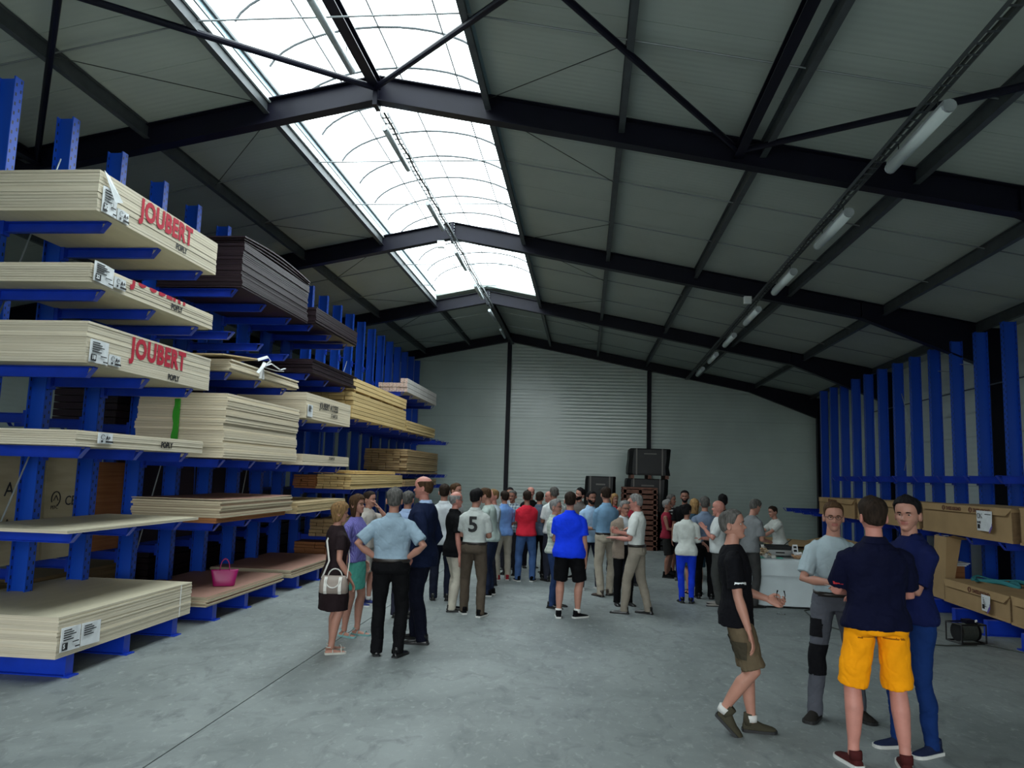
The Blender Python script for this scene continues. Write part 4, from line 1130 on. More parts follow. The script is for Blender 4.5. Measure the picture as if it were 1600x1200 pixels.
        if eyes:
            for sd in (1, -1):
                m1 = MB(); m1.cur = 0; cx, cy, cz = sd*.031*hsx, -.0665, .116
                rr = [(.0115*math.cos(a), .0115*math.sin(a)) for a in np.linspace(-PI/2, PI/2, 9)]
                for j in range(len(rr)-1):
                    m1.cur = 1 if j >= 6 else 0
                    r0, r1 = rr[j], rr[j+1]
                    m1.rings([[(cx+r*math.cos(t), cy-d, cz+r*math.sin(t)*.60) for t in [2*PI*k/10 for k in range(10)]] for r, d in (r0, r1)], caps=False)
                hd(m1, 'eye', ['eye_white', 'iris'])
                m1 = MB(); m1.tube([head_pt(sd*a, .131+.003*math.sin((a-.12)*6), .0001) + Vector((0, -.004, 0)) for a in np.linspace(.16, .62, 6)], [.0028, .0046, .0048, .0042, .0032, .0015], 6)
                hd(m1, 'eyebrow', 'hair_'+(hc if hc not in ('white', 'blonde') else 'grey'))
        if glasses:
            m1 = MB()
            for sd in (1, -1):
                m1.tube([(sd*.031+.021*math.cos(a), -.094+.006*abs(math.cos(a)), .115+.015*math.sin(a)) for a in np.linspace(0, 2*PI, 17)], .0019, 5, caps=False)
                m1.tube([(sd*.052, -.088, .118), (sd*.070*hsx, -.07, .119), (sd*.078*hsx, 0, .112), (sd*.076*hsx, .02, .10)], .002, 5)
            m1.tube([(.010, -.094, .118), (0, -.096, .120), (-.010, -.094, .118)], .002, 5)
            hd(m1, 'glasses', 'glass_frame')
        if extra: extra(P, MH, TP, arm)
    job(mb, vox, cb_body)
    # ---- garments
    def folds(me, amp, seed, sx=9, sz=16):
        n = len(me.vertices); co = np.empty(n*3); no = np.empty(n*3); me.vertices.foreach_get('co', co); me.vertices.foreach_get('normal', no)
        co = co.reshape(-1, 3); no = no.reshape(-1, 3)
        d = np.array([mnoise.noise((c[0]*sx*.8+seed, c[1]*sx*.8, c[2]*sz*.5+c[0]*6)) - 1.1*max(0, .35-abs(mnoise.noise((c[0]*sx*1.3+c[2]*4, c[1]*sx*1.3+seed, c[2]*sz*.8-c[0]*9)))*2) + .15 for c in co.tolist()])
        co = co + no*(d*amp)[:, None]; me.vertices.foreach_set('co', co.ravel())
        me.polygons.foreach_set('use_smooth', [True]*len(me.polygons)); me.update()
    def garment(mb_, name, m_, amp=.008, cut=None, after=None):
        seed = len(PEOPLE)*3.7
        def cb(me):
            me.materials.clear(); me.materials.append(m_)
            folds(me, amp, seed)
            if cut:
                bm = bmesh.new(); bm.from_mesh(me); bmesh.ops.delete(bm, geom=[f_ for f_ in bm.faces if cut(f_.calc_center_median())], context='FACES'); bm.to_mesh(me); bm.free()
            o = obj(name, me, P)
            info = dict(arm=arm, legs=legs, H0=H0, TP=TP)
            for gname, pred, pm_, pname, off in patches:
                if gname != name: continue
                no_ = [v.normal.copy() for v in me.vertices]; keep = [pl for pl in me.polygons if pred(pl.center, info)]
                for side in (1, -1):
                  idx = {}; vs_ = []; fs_ = []
                  for pl in keep:
                    if (pl.center.x-H0.x)*side < 0: continue
                    f2 = []
                    for vi in pl.vertices:
                        if vi not in idx: idx[vi] = len(vs_); vs_.append(me.vertices[vi].co + no_[vi]*off)
                        f2.append(idx[vi])
                    fs_.append(f2)
                  if fs_:
                    m1 = MB(); m1.add(vs_, fs_); m1.build(pname, pm_, o, smooth=True)
            if after: after(o)
        job(mb_, vox, cb)
    def sleeves(mb_, frac, mg, end=None):
        for (S, el, wr) in arm:
            k = (1+(fw-1)*.4)*(.9 if female else 1)
            up = [S + (TP((0, .01, 1.36))-S)*.5, S + (TP((0, .01, 1.37))-S)*.16 + Vector((0, 0, .004)), S*.93+el*.07, S*.72+el*.28]; rd = [.046*k+mg, .049*k+mg, .052*k+mg, .051*k+mg]
            if frac <= 1:
                up += [S*(1-frac)+el*frac]; rd += [.050*k+mg*1.5]
            else:
                f2 = frac-1; up += [S*.5+el*.5, el, el*(1-f2)+wr*f2]; rd += [.049*k+mg*1.1, .043*k+mg*1.1, (.030+(1-f2)*.012)*k+mg*1.2]
            mb_.tube(up, rd, 14)
    mt = cloth_mat(tuple(tc), tk, tuple(tc2))
    mg = .014; z0 = hem if hem is not None else (.97 if tuck else .88)
    def num_after(o):
        if num is None: return
        bvh = BVHTree.FromPolygons([v.co[:] for v in o.data.vertices], [p.vertices[:] for p in o.data.polygons])
        t_ = text(num, .30, 'ink', P, (0, 0, 0), (0, 0, 0), bold=.008, label='black number on the back')
        bm = bmesh.new(); bm.from_mesh(t_.data); bmesh.ops.triangulate(bm, faces=bm.faces)
        bmesh.ops.subdivide_edges(bm, edges=bm.edges, cuts=2); bm.to_mesh(t_.data); bm.free()
        wv = max(v.co.x for v in t_.data.vertices)
        for v in t_.data.vertices:
            px, pz = -(v.co.x-wv/2)+.03, v.co.y + 1.17
            hit = bvh.ray_cast(Vector((px, 1, pz)), Vector((0, -1, 0)))
            yy = hit[0].y if hit[0] else .1
            v.co = Vector((px, yy+.004+(.002 if v.co.z > 0 else 0), pz))
        t_.data.update()
    mb = MB()
    if top == 'jacket':
        mi = MB(); torso(mi, .004, .97); garment(mi, 'shirt', cloth_mat(tuple(inner)), .004)
        torso(mb, .028, hem or .80, flare=.012); sleeves(mb, 1.95, .014)
        garment(mb, 'jacket', mt, .009, cut=lambda c: c.y < H0.y-.045 and abs(c.x-H0.x) < .035+.05*max(0, c.z-H0.z-.22)+.03*max(0, H0.z-c.z) and c.z < hipz+.56)
        collar = collar or tuple(inner)
    elif top == 'dress':
        rs = []
        torso(mb, mg, .90)
        for z, w, f, b in ((.98, .165, .12, .125), (.90, .185, .135, .14), (.75, .20, .15, .15), (.60, .205, .155, .155), (.50, .20, .155, .155)):
            rs.append(ring_pts(H0.x, H0.y, z+dz, w*fw, f*fw, b*fw))
        mb.rings(rs); sleeves(mb, .62, .012); garment(mb, 'dress', mt, .008)
        mb = MB()
    else:
        fl = .0 if tuck else .022
        if top in ('blouse',): fl = .022; mg = .017
        torso(mb, mg, z0, flare=fl)
        if top in ('tee', 'polo', 'shirt'): sleeves(mb, .82 if near else .78, .014)
        elif top == 'long': sleeves(mb, 1.93, .012)
        elif top == 'blouse': sleeves(mb, 1.25, .018)
        elif top == 'rolled': sleeves(mb, 1.3, .014)
        garment(mb, 'shirt', mt, .012 if near else .009, after=num_after)
    if collar is None and top in ('polo', 'shirt', 'long', 'rolled'): collar = tuple(tc)
    if collar is not None:
        mb = MB(); rs = []
        for z, w, r in ((1.452, .082, .072), (1.475, .070, .064), (1.502, .062, .060), (1.506, .064, .063), (1.487, .078, .072), (1.462, .090, .080)):
            rs.append(ring_pts(0, .008, z - .0, w, r, r+.006, 20, tp=lambda v: TP(Vector((v.x, v.y, v.z - (.020 if v.y < -.03 else 0))))))
        mb.rings(rs, caps=False); mb.build('collar', cloth_mat(tuple(collar)), P, smooth=True)
    mbt = cloth_mat(tuple(bc), bk)
    if bot in ('trousers', 'jeans', 'shorts'):
        mb = MB(); rs = []
        for z, w, f, b in ((.865, .150, .098, .110), (.90, .166, .105, .124), (.95, .165, .107, .118), (1.0, .156, .106, .105), (1.02, .152, .106, .10)):
            k = fw*broad*(.96 if female else 1); bb = belly*gs(z-1.06, .12)
            rs.append(ring_pts(H0.x, H0.y, z+dz, w*k+.010+(.006 if tuck else 0), f*fw+bb+.010+(.006 if tuck else 0), b*fw+.010+(.006 if tuck else 0)))
        mb.rings(rs)
        sl = bot == 'jeans'
        for (hj, kn, an, fwd, fp, yaw, fz) in legs:
            k = 1+(fw-1)*.5
            if bot == 'shorts':
                e_ = kn*.96+hj*.04
                mb.tube([hj+Vector((0, 0, .06)), hj*.8+kn*.2, hj*.45+kn*.55, e_], [.088*k, .098*k, .097*k, .094*k], 16)
            else:
                bkk = -fwd
                mb.tube([hj+Vector((0, 0, .06)), hj*.8+kn*.2, hj*.4+kn*.6, kn, kn*.6+an*.4+bkk*.008, an*.85+kn*.15, an+Vector((0, 0, -.052 if fz < .01 else .0))],
                        [x_*k for x_ in ((.088, .096, .083, .070, .068, .060, .060) if not sl else (.086, .093, .076, .061, .060, .050, .048))], 16)
        garment(mb, 'shorts' if bot == 'shorts' else 'trousers', mbt, .012 if near else .009)
        if belt:
            mb = MB(); k = fw*broad; bb = belly*.9
            mb.rings([ring_pts(H0.x, H0.y, z+dz, .158*k+e_, .108*fw+bb+e_, .106*fw+e_) for z, e_ in ((.985, .012), (.985, .022), (1.022, .022), (1.022, .012))], caps=False)
            mb.build('belt', 'belt', P, smooth=True)
    elif bot == 'skirt':
        mb = MB(); mb.rings([ring_pts(H0.x, H0.y, z+dz, w, f, b) for z, w, f, b in ((1.0, .145, .11, .11), (.90, .175, .125, .13), (.75, .185, .135, .135), (.58, .185, .135, .135))]); garment(mb, 'skirt', mbt, .008)
    # ---- feet
    for (hj, kn, an, fwd, fp, yaw, fz) in legs:
        sk_ = shoe in ('sandal', 'flip')
        ms = cloth_mat(tuple(sc)) if shoe != 'dress' else (M.get('dress_%.2f%.2f%.2f' % tuple(sc)) or M.setdefault('dress_%.2f%.2f%.2f' % tuple(sc), mat('polished_leather', tuple(sc), .3)))
        mb = MB(); z_ = .022 if shoe != 'dress' else .016
        prof = [(.068, .022, .045), (.060, .034, .062), (.03, .038, .075), (-.01, .040, .082), (-.05, .043, .066), (-.09, .047, .054), (-.13, .048, .046), (-.165, .042, .038), (-.185, .028, .030), (-.193, .012, .022)]
        if shoe == 'boot': prof = [(a, b*1.12, c*1.25 if a > -.06 else c*1.2) for a, b, c in prof]
        if sk_: prof = [(a*.93, b*.82, c*.78) for a, b, c in prof]; 
        if shoe == 'dress': prof = [(a if a > -.1 else a*1.07, b*.9, c*.92) for a, b, c in prof]
        for yy, w, zt in prof: pass
        rs = [[(w*math.cos(t)*(1 if math.sin(t) < 0 else .92), yy, z_ + (zt-z_)*max(0, math.sin(t)) - .004*(math.sin(t) < 0)) for t in [2*PI*k/14 for k in range(14)]] for yy, w, zt in prof]
        mb.rings(rs)
        if not sk_: mb.tube([(0, .025, .05), (0, .022, .085), (0, .020, .105 if shoe != 'boot' else .14)], [.040, .042, .040], 14)
        ft = Matrix.Translation(Vector((an.x, an.y, max(0, fz)))) @ Matrix.Rotation(yaw, 4, 'Z') @ Matrix.Rotation(math.radians(fp), 4, 'X')
        mb.v = [tuple(ft @ (Vector(v)+Vector((0, .0, 0)))) for v in mb.v]
        so = MB(); e_ = .006
        for_ = [(yy+(.006 if yy > 0 else -.006), w+e_*.7) for yy, w, zt in prof]
        so.rings([[(w, yy, 0.0), (w, yy, z_), (-w, yy, z_), (-w, yy, 0.0)] for yy, w in for_]); so.v = [tuple(ft @ Vector(v)) for v in so.v]
        if sk_:
            sh = so.build('sandal', ms, P)
            mb.build('foot', 'skin_'+skin, sh, smooth=True)
            st = MB()
            for yy in (-.12, -.02): st.tube([(w_*.046, yy, .02+.038*(1-w_*w_)) for w_ in np.linspace(-1, 1, 9)], .006, 6)
            st.tube([(.036*math.cos(a), .018+.036*math.sin(a), .085) for a in np.linspace(0, 2*PI, 13)], .005, 6)
            st.v = [tuple(ft @ Vector(v)) for v in st.v]; st.build('strap', ms, sh)
        else:
            sh = mb.build('shoe', ms, P, smooth=True)
            so.build('sole', {'sneaker': 'sole_white', 'boat': 'sole_white'}.get(shoe, 'sole_dark'), sh)
        if sock:
            mb = MB(); mb.tube([an+Vector((0, 0, -.01)), an*.8+kn*.2 if sock[3] > .5 else an*.9+kn*.1], [.046, .050], 14); mb.build('sock', cloth_mat(tuple(sock[:3])), P, smooth=True)
    PEOPLE.append((P, H0, TP, arm, s))
    return P, H0, TP, arm, s
def to_world(P, s, v):
    a = P.rotation_euler[2]; v = Vector(v)*s
    return Vector((P.location.x + v.x*math.cos(a)-v.y*math.sin(a), P.location.y + v.x*math.sin(a)+v.y*math.cos(a), v.z))
M['knee'] = cloth_mat((.006, .006, .008))
# ---- the four people in the right foreground
K = dict
WH = (.62, .64, .62); NAVY = (.003, .004, .020); KH = (.30, .25, .18); BLK = (.004, .004, .005)
r_black = person('man in black t-shirt and khaki cargo shorts holding a wine glass, right foreground', 1.27, 6.33, 82, 1.73, 'tee', (.004, .004, .006), bot='shorts', bc=(.12, .09, .055), shoe='boot', sc=(.05, .045, .03), sock=(.6, .6, .58, 0),
       skin='mid', hair='buzz', hc='salt', arms=('fwd', ((-.27, -.10, .74), (-.3, 1, 0))), hands=('grip', 'relaxed'), feet=((.10, -.06, 5, 0, 0), (-.03, .17, -8, .09, 42)), head=(-8, -4, 0), near=True, broad=1.02, fat=1.04, hem=.84, lean=-3, patches=[
       ('shirt', lambda c, i: 0 < (c-i['arm'][1][0]).dot((i['arm'][1][1]-i['arm'][1][0]).normalized())-.185 < .014 and c.x < i['H0'].x-.15 and c.y < .08, M['label'], 'sleeve_print', .003),
       ('shorts', lambda c, i: abs(abs(c.x-i['H0'].x)-.16) < .06 and .60 < c.z < .74 and abs(c.y-i['H0'].y) < .07, cloth_mat((.05, .042, .028)), 'cargo_pocket', .008),
       ('shorts', lambda c, i: c.z > .86 and c.z < .9 and c.y > .0, M['belt'], 'waist_patch', .004)])
r_grey = person('man in pale grey t-shirt and glasses with grey work trousers, facing the camera', 2.13, 6.92, -2, 1.80, 'tee', (.36, .44, .48), bot='trousers', bc=(.085, .09, .11), shoe='boot', sc=(.02, .018, .016), skin='mid', hair='short', hc='brown',
       arms=(((.02, -.27, 1.10), (.8, .3, -.8)), ((-.10, -.27, 1.12), (-.8, .3, -.8))), hands=('flat', 'grip'), feet=((.20, .03, 20), (-.17, -.06, -30)), head=(-10, 3, 0), glasses=True, near=True, fat=.93, hsx=.94, tuck=True, belt=True, patches=[
       ('trousers', lambda c, i: any(abs(c.z-l[1].z+.02) < .12 and (c-l[1]).dot(l[3]) > -.02 for l in i['legs']), M['knee'], 'knee_patch', .005),
       ('trousers', lambda c, i: abs(c.x-i['H0'].x) > .13 and .66 < c.z < .80, M['knee'], 'side_pocket', .006)])
r_yel = person('man seen from behind in navy polo shirt and bright yellow-orange shorts', 2.08, 5.80, 180, 1.86, 'polo', NAVY, bot='shorts', bc=(.95, .34, .004), shoe='boat', sc=(.06, .012, .012), skin='red', hair='thick', hc='dark',
       arms=(((.02, -.28, 1.12), (1, .5, -.5)), ((-.06, -.25, 1.08), (-1, .5, -.5))), hands=('relaxed', 'relaxed'), feet=((.16, 0, 14), (-.16, .03, -14)), head=(2, 2, 0), near=True, broad=1.10, fat=1.06, hem=.90, patches=[
       ('shorts', lambda c, i: c.y > i['H0'].y+.04 and abs(abs(c.x-i['H0'].x)-.085) < .065 and .845 < c.z < .853, cloth_mat((.30, .10, .004)), 'pocket_welt', .002),
       ('shirt', lambda c, i: (c-i['arm'][0][0]).length > .20 and c.x > i['H0'].x+.19 and abs(c.z-1.19) < .016 and c.y > -.02, cloth_mat((.45, .03, .04)), 'sleeve_emblem', .003)])
r_navy = person('man in dark blue shirt and blue jeans looking at the camera, rightmost', 2.50, 6.20, -68, 1.87, 'shirt', (.005, .009, .055), bot='jeans', bc=(.006, .026, .12), shoe='sneaker', sc=(.012, .018, .05), skin='mid', hair='thick', hc='black',
       arms=('fold', 'fold'), feet=((.09, .05, 8), (-.10, -.06, -8)), head=(30, 2, 0), near=True, hem=.88, fat=.96)
# ---- the group at the left
r_wb = person('woman in short-sleeved dark brown dress with a shoulder bag, seen from behind', -2.66, 8.22, 128, 1.60, 'dress', (.020, .012, .014), bot='none', shoe='sandal', sc=(.55, .55, .50), skin='mid', hair='bob', hc='light',
       arms=('down', ((-.22, -.10, .88), (-.3, 1, 0))), feet=((.07, .0, 6), (-.09, .06, -10)), head=(-14, 6, 0), near=True, female=True, eyes=False, fat=1.06)
r_wt = person('woman with glasses in purple top and teal skirt, facing right', -2.73, 9.06, 78, 1.66, 'tee', (.20, .19, .48), 'vstripe', (.12, .10, .34), 'skirt', (.10, .42, .34), shoe='sandal', sc=(.25, .45, .45), skin='mid', hair='long', hc='brown',
       arms=('pocket', 'down'), feet=((.07, -.05, 5), (-.08, .05, -10)), head=(-6, -3, 0), glasses=True, near=True, female=True, hem=.92)
person('man in light blue short-sleeved shirt and black trousers, hands on hips, back to camera', -2.06, 8.19, 184, 1.76, 'shirt', (.26, .35, .43), bot='trousers', bc=BLK, shoe='dress', sc=BLK, skin='mid', hair='thick', hc='salt',
       arms=('hip', 'hip'), feet=((.11, .0, 14), (-.12, .03, -20)), head=(4, 0, 0), near=True, tuck=True, belt=True, fat=1.10, broad=1.06, eyes=False)
person('tall balding man in navy suit over light blue shirt, seen from the side', -1.86, 8.92, -98, 1.90, 'jacket', (.007, .012, .038), bot='trousers', bc=(.005, .006, .015), shoe='dress', sc=BLK, skin='red', hair=('fringe',), hc='brown', inner=(.40, .52, .75),
       arms=('pocket', 'pocket'), feet=((.10, .06, 6), (-.10, -.10, -6)), head=(4, 2, 0), near=True, fat=1.10, belly=.03)
person('dark-haired man in beige shirt and khaki shorts behind the light blue shirt', -3.15, 11.1, 80, 1.64, 'shirt', (.42, .38, .34), bot='shorts', bc=(.35, .33, .30), shoe='sneaker', sc=(.03, .04, .14), sock=(.6, .6, .6, 0), skin='mid', hc='dark', arms=('face', 'down'), feet=((.1, 0, 4), (-.1, .05, -6)))
person('man in light blue shirt with short grey hair, back to camera, half hidden', -2.40, 10.3, 176, 1.69, 'long', (.34, .44, .66), bot='trousers', bc=(.03, .03, .05), skin='mid', hair='buzz', hc='salt', arms=('front', 'front'), tuck=True, fat=1.12, eyes=False)
person('man in untucked white polo shirt right of the navy suit, back to camera', -2.18, 11.82, 186, 1.77, 'polo', (.60, .63, .66), bot='trousers', bc=(.012, .015, .03), shoe='dress', skin='mid', hc='dark', arms=('front', 'front'), eyes=False, hem=.84, fat=1.1)
person('brown-haired man in white shirt, head above the white polo shirt, facing right', -2.24, 13.2, 70, 1.77, 'shirt', (.45, .48, .50), skin='mid', hc='brown', arms=('down', 'front'))
person('bald man in black shirt and cream trousers', -1.84, 10.98, 120, 1.68, 'shirt', BLK, bot='trousers', bc=(.52, .48, .40), shoe='dress', skin='red', hair=('fringe',), hc='grey', arms=('front', 'down'), feet=((.10, -.02, 5), (-.08, .05, -10)), hem=.80, fat=1.06, glasses=True)
person('man in pale polo shirt with black number 5 on the back and brown trousers', -1.50, 10.66, 172, 1.73, 'polo', (.50, .53, .51), bot='trousers', bc=(.085, .065, .048), shoe='sneaker', sc=BLK, skin='mid', hair='thick', hc='black', arms=('front', 'front'), feet=((.17, -.12, 30), (-.11, .02, -12)),
       head=(-18, 4, 0), tuck=True, belt=True, eyes=False, num='5', fat=1.05)
person('man in mint grey t-shirt and dark jeans bending his head to the left', -1.50, 12.5, -100, 1.73, 'tee', (.42, .50, .47), bot='jeans', bc=(.015, .022, .05), shoe='sneaker', sc=BLK, skin='mid', hc='brown', arms=('front', 'chest'), head=(0, 14, 0), lean=8, hem=.88)
person('pink-faced man looking left behind the mint grey t-shirt', -1.62, 13.7, -60, 1.68, 'tee', (.35, .40, .45), skin='red', hair='receding', hc='light', arms=('front', 'front'))
person('dark-haired man in bright blue shirt with beige trousers and red shoes', -1.50, 14.35, -150, 1.64, 'shirt', (.16, .30, .62), bot='trousers', bc=(.42, .38, .31), shoe='sneaker', sc=(.30, .02, .03), skin='mid', hc='dark', arms=('front', 'front'), feet=((.1, 0, 20), (-.12, 0, -25)), eyes=False)
person('dark-haired man facing the camera behind the bright blue shirt', -1.56, 16.0, 10, 1.68, 'shirt', (.30, .33, .38), skin='mid', hc='black', arms=('down', 'down'))
person('grey-haired man in checked shirt facing the camera, left of the red t-shirt', -1.42, 15.2, -18, 1.64, 'shirt', (.42, .50, .54), 'check', (.10, .13, .17), bot='trousers', bc=(.02, .02, .025), skin='tan', hc='salt', arms=('front', 'glass'), hands=('relaxed', 'grip'), fat=1.08, head=(0, 4, 0), shoe='boot')
person('man in bright red t-shirt and blue jeans, back to camera', -1.08, 14.33, 196, 1.66, 'tee', (.60, .022, .045), bot='trousers', bc=(.055, .11, .26), shoe='sneaker', sc=BLK, skin='tan', hc='dark', arms=('fold', 'fold'), feet=((.13, 0, 10), (-.15, .03, -30)), eyes=False, fat=1.1)
person('man in slate blue shirt and black trousers close behind the red t-shirt', -.86, 14.75, 170, 1.64, 'shirt', (.09, .12, .17), bot='trousers', bc=BLK, shoe='dress', skin='mid', hc='dark', arms=('front', 'front'), eyes=False)
person('balding man in black shirt whose forehead shows above the red t-shirt', -1.16, 16.5, 20, 1.70, 'tee', BLK, skin='red', hair=('fringe',), hc='dark', arms=('down', 'down'))
person('bald pink-headed man facing left between the red t-shirt and the white t-shirt', -.70, 15.6, -80, 1.64, 'tee', (.45, .45, .45), skin='red', hair=None, arms=('front', 'front'))
person('man in white t-shirt with cropped grey hair, back to camera beside the royal blue shirt', -.58, 14.5, 205, 1.75, 'tee', (.60, .63, .63), bot='trousers', bc=(.02, .022, .035), shoe='dress', skin='tan', hair='buzz', hc='salt', arms=('front', 'glass'), feet=((.1, 0, 10), (-.12, 0, -20)), eyes=False, fat=1.08)
person('grey-haired man with glasses and jeans hidden behind the royal blue shirt', -.44, 11.68, 75, 1.60, 'shirt', (.35, .42, .38), 'check', (.55, .58, .52), bot='jeans', bc=(.02, .04, .11), shoe='dress', skin='mid', hc='grey', glasses=True, arms=('front', 'front'))
r_royal = person('heavy man in royal blue shirt and black shorts, back to camera', -.22, 10.88, 178, 1.73, 'shirt', (.008, .045, .78), bot='shorts', bc=BLK, shoe='sneaker', sc=BLK, sock=(.62, .62, .60, 0), skin='mid', hair='short', hc='dark', arms=('front', 'down'), feet=((.11, .02, 5), (-.15, -.03, -50)), fat=1.2, broad=1.06, hem=.84, eyes=False)
person('bearded dark-haired man in grey-brown polo shirt and brown shorts', -.10, 15.0, -40, 1.73, 'polo', (.12, .105, .10), bot='shorts', bc=(.10, .07, .05), shoe='sneaker', sc=BLK, skin='mid', hair='thick', hc='black', beard='black', arms=('front', 'down'), head=(-10, -4, 12))
person('young man in pale blue shirt and dark jeans facing the camera', .14, 13.74, 30, 1.70, 'shirt', (.36, .52, .72), bot='jeans', bc=(.014, .018, .04), shoe='sneaker', sc=(.45, .45, .45), skin='tan', hc='black', beard='black', arms=('front', 'front'), feet=((.14, 0, 10), (-.2, .0, -25)), hem=.84)
person('man in denim blue long-sleeved shirt and beige trousers, back to camera', .38, 12.95, -152, 1.79, 'long', (.18, .32, .48), bot='trousers', bc=(.40, .35, .28), shoe='dress', sc=(.07, .05, .04), skin='mid', hair='short', hc='dark', arms=('fold', 'front'), feet=((.1, 0, 10), (-.12, -.10, -60)), tuck=True, belt=True, head=(-12, 6, 0), eyes=False)
person('blonde woman whose hair shows right of the denim shirt', .62, 16.4, 30, 1.62, 'tee', (.40, .03, .04), skin='mid', hair='long', hc='blonde', female=True, arms=('down', 'down'), bot='trousers')
person('person raising a hand beside the face behind the brown jacket', .86, 14.5, 0, 1.63, 'tank', (.35, .03, .05), skin='mid', hair='short', hc='brown', female=True, arms=('down', 'raise'), hands=('relaxed', 'flat'))
person('grey-haired man with glasses in light brown jacket and black trousers, facing the camera', .62, 12.2, 16, 1.60, 'jacket', (.24, .19, .15), bot='trousers', bc=BLK, shoe='dress', skin='mid', hc='grey', glasses=True, inner=(.48, .52, .56), arms=('front', 'chest'), hands=('flat', 'relaxed'), head=(12, 8, 0), hem=.78)
person('grey-haired man in white short-sleeved shirt and khaki trousers facing left', .78, 11.46, -108, 1.73, 'shirt', WH, bot='trousers', bc=(.27, .235, .19), shoe='dress', skin='red', hair='short', hc='grey', arms=('front', 'glass'), hands=('flat', 'grip'), feet=((.10, -.16, 10), (-.08, .16, -10)), tuck=True, belt=True, head=(0, 6, 0), glasses=True)
r_tank = person('man in sleeveless dark red top and grey cap facing right', 1.66, 15.8, 75, 1.54, 'tank', (.25, .02, .04), bot='shorts', bc=(.02, .02, .02), shoe='boot', sc=BLK, skin='tan', hair='thick', hc='grey', arms=('front', 'front'))
person('person in black and white striped top behind the dark red sleeveless top', 1.80, 16.3, 60, 1.64, 'tee', (.02, .02, .02), 'stripe', (.5, .5, .5), bot='shorts', bc=(.02, .02, .02), shoe='boot', sc=BLK, skin='tan', hair='short', hc='salt', arms=('front', 'front'))
person('bearded man in black facing the camera, tallest of the group at the far wall', 1.98, 15.5, -10, 1.74, 'tee', BLK, skin='tan', hc='black', beard='black', arms=('front', 'down'))
person('woman in white blouse and bright blue trousers, back to camera', 1.64, 12.66, 170, 1.57, 'blouse', (.60, .63, .60), bot='jeans', bc=(.010, .045, .62), shoe='dress', sc=BLK, skin='tan', hair='updo', hc='black', female=True, arms=('front', 'front'), head=(-30, 0, 0), eyes=False, hem=.84, feet=((.07, 0, 20), (-.09, 0, -5)), collar=None)
person('woman with reddish blonde hair behind the white blouse', 1.92, 13.7, 185, 1.63, 'dress', (.03, .06, .09), bot='none', shoe='sandal', sc=BLK, skin='mid', hair='long', hc='blonde', female=True, arms=('front', 'front'), eyes=False)
person('grey-haired man in faded blue shirt and black trousers, back to camera', 2.02, 13.2, 178, 1.68, 'long', (.16, .21, .30), bot='trousers', bc=BLK, shoe='dress', skin='mid', hair='short', hc='salt', arms=('back', 'front'), tuck=True, belt=True, eyes=False, fat=1.1)
person('bald man in white t-shirt and dark grey trousers facing left', 2.14, 12.55, -100, 1.64, 'tee', (.55, .58, .58), bot='trousers', bc=(.05, .052, .05), shoe='dress', sc=(.22, .20, .18), skin='red', hair=None, arms=('chest', 'front'), hands=('flat', 'flat'), fat=1.1, belly=.03)
person('person with big black hair and bare shoulders at the back right of the crowd', 2.46, 14.0, 190, 1.72, 'tank', BLK, skin='tan', hair=('thick', 'updo'), hc='black', female=True, arms=('front', 'front'), eyes=False)
person('grey-haired man bending over behind the man in black t-shirt', 2.62, 12.6, 120, 1.69, 'tee', (.20, .21, .22), skin='mid', hc='salt', arms=('front', 'front'), lean=8, head=(0, 18, 0), bot='trousers', bc=(.05, .05, .05))
r_srv = person('dark-haired server in white shirt and apron leaning over the buffet table', 3.74, 15.2, -72, 1.52, 'tee', (.55, .57, .54), bot='trousers', bc=(.03, .03, .03), skin='mid', hair='short', hc='dark', female=False, arms=((( .12, -.60, 1.12), (.5, .3, -.9)), ((-.12, -.62, 1.08), (-.5, .3, -.9))), lean=14, head=(0, 6, 0), hem=.90)
flush()
# apron of the server
P, H0, TP, arm, s_ = r_srv
mb = MB(); mb.rings([ring_pts(H0.x, H0.y, z, w, f, b) for z, w, f, b in ((1.0, .175, .150, .145), (.90, .20, .165, .155), (.7, .215, .175, .165), (.55, .22, .18, .17))], caps=False); mb.build('apron', cloth_mat((.62, .64, .62)), P, smooth=True)
# black knee patches, trouser pockets and key ring of the man in grey
P, H0, TP, arm, s_ = r_grey

# ------------------------------------------------------------------ things people hold or carry
glass = bpy.data.materials.new('clear_glass'); glass.use_nodes = True; gb = glass.node_tree.nodes['Principled BSDF']
gb.inputs['Base Color'].default_value = (.95, .97, .97, 1); gb.inputs['Roughness'].default_value = .02; gb.inputs['IOR'].default_value = 1.45; sinput(gb, 'Transmission Weight', 1.0); M['glass'] = glass
nt = glass.node_tree; o_ = nt.nodes['Material Output']; tr = nt.nodes.new('ShaderNodeBsdfTransparent'); gl = nt.nodes.new('ShaderNodeBsdfGlossy'); gl.inputs['Roughness'].default_value = .05; fr = nt.nodes.new('ShaderNodeLayerWeight'); fr.inputs[0].default_value = .10; ms_ = nt.nodes.new('ShaderNodeMixShader')
nt.links.new(fr.outputs['Fresnel'], ms_.inputs[0]); nt.links.new(tr.outputs[0], ms_.inputs[1]); nt.links.new(gl.outputs[0], ms_.inputs[2]); nt.links.new(ms_.outputs[0], o_.inputs[0])
def hand_pos(rec, i, d=.085):
    P, H0, TP, arm, s = rec; S, el, wr = arm[i]; return to_world(P, s, wr + (wr-el).normalized()*d)
hp = hand_pos(r_black, 0)
t = empty('wine_glass', (hp.x+.015, hp.y-.04, hp.z-.085), label='stemmed wine glass held by the man in black t-shirt', cat='wine glass')
MB().lathe([(.033, 0), (.033, .003), (.006, .006), (.0035, .012), (.0035, .085), (.012, .095), (.030, .115), (.036, .145), (.031, .185), (.030, .185), (.034, .145), (.028, .118), (.003, .098)], n=20).build('bowl', 'glass', t, smooth=True)
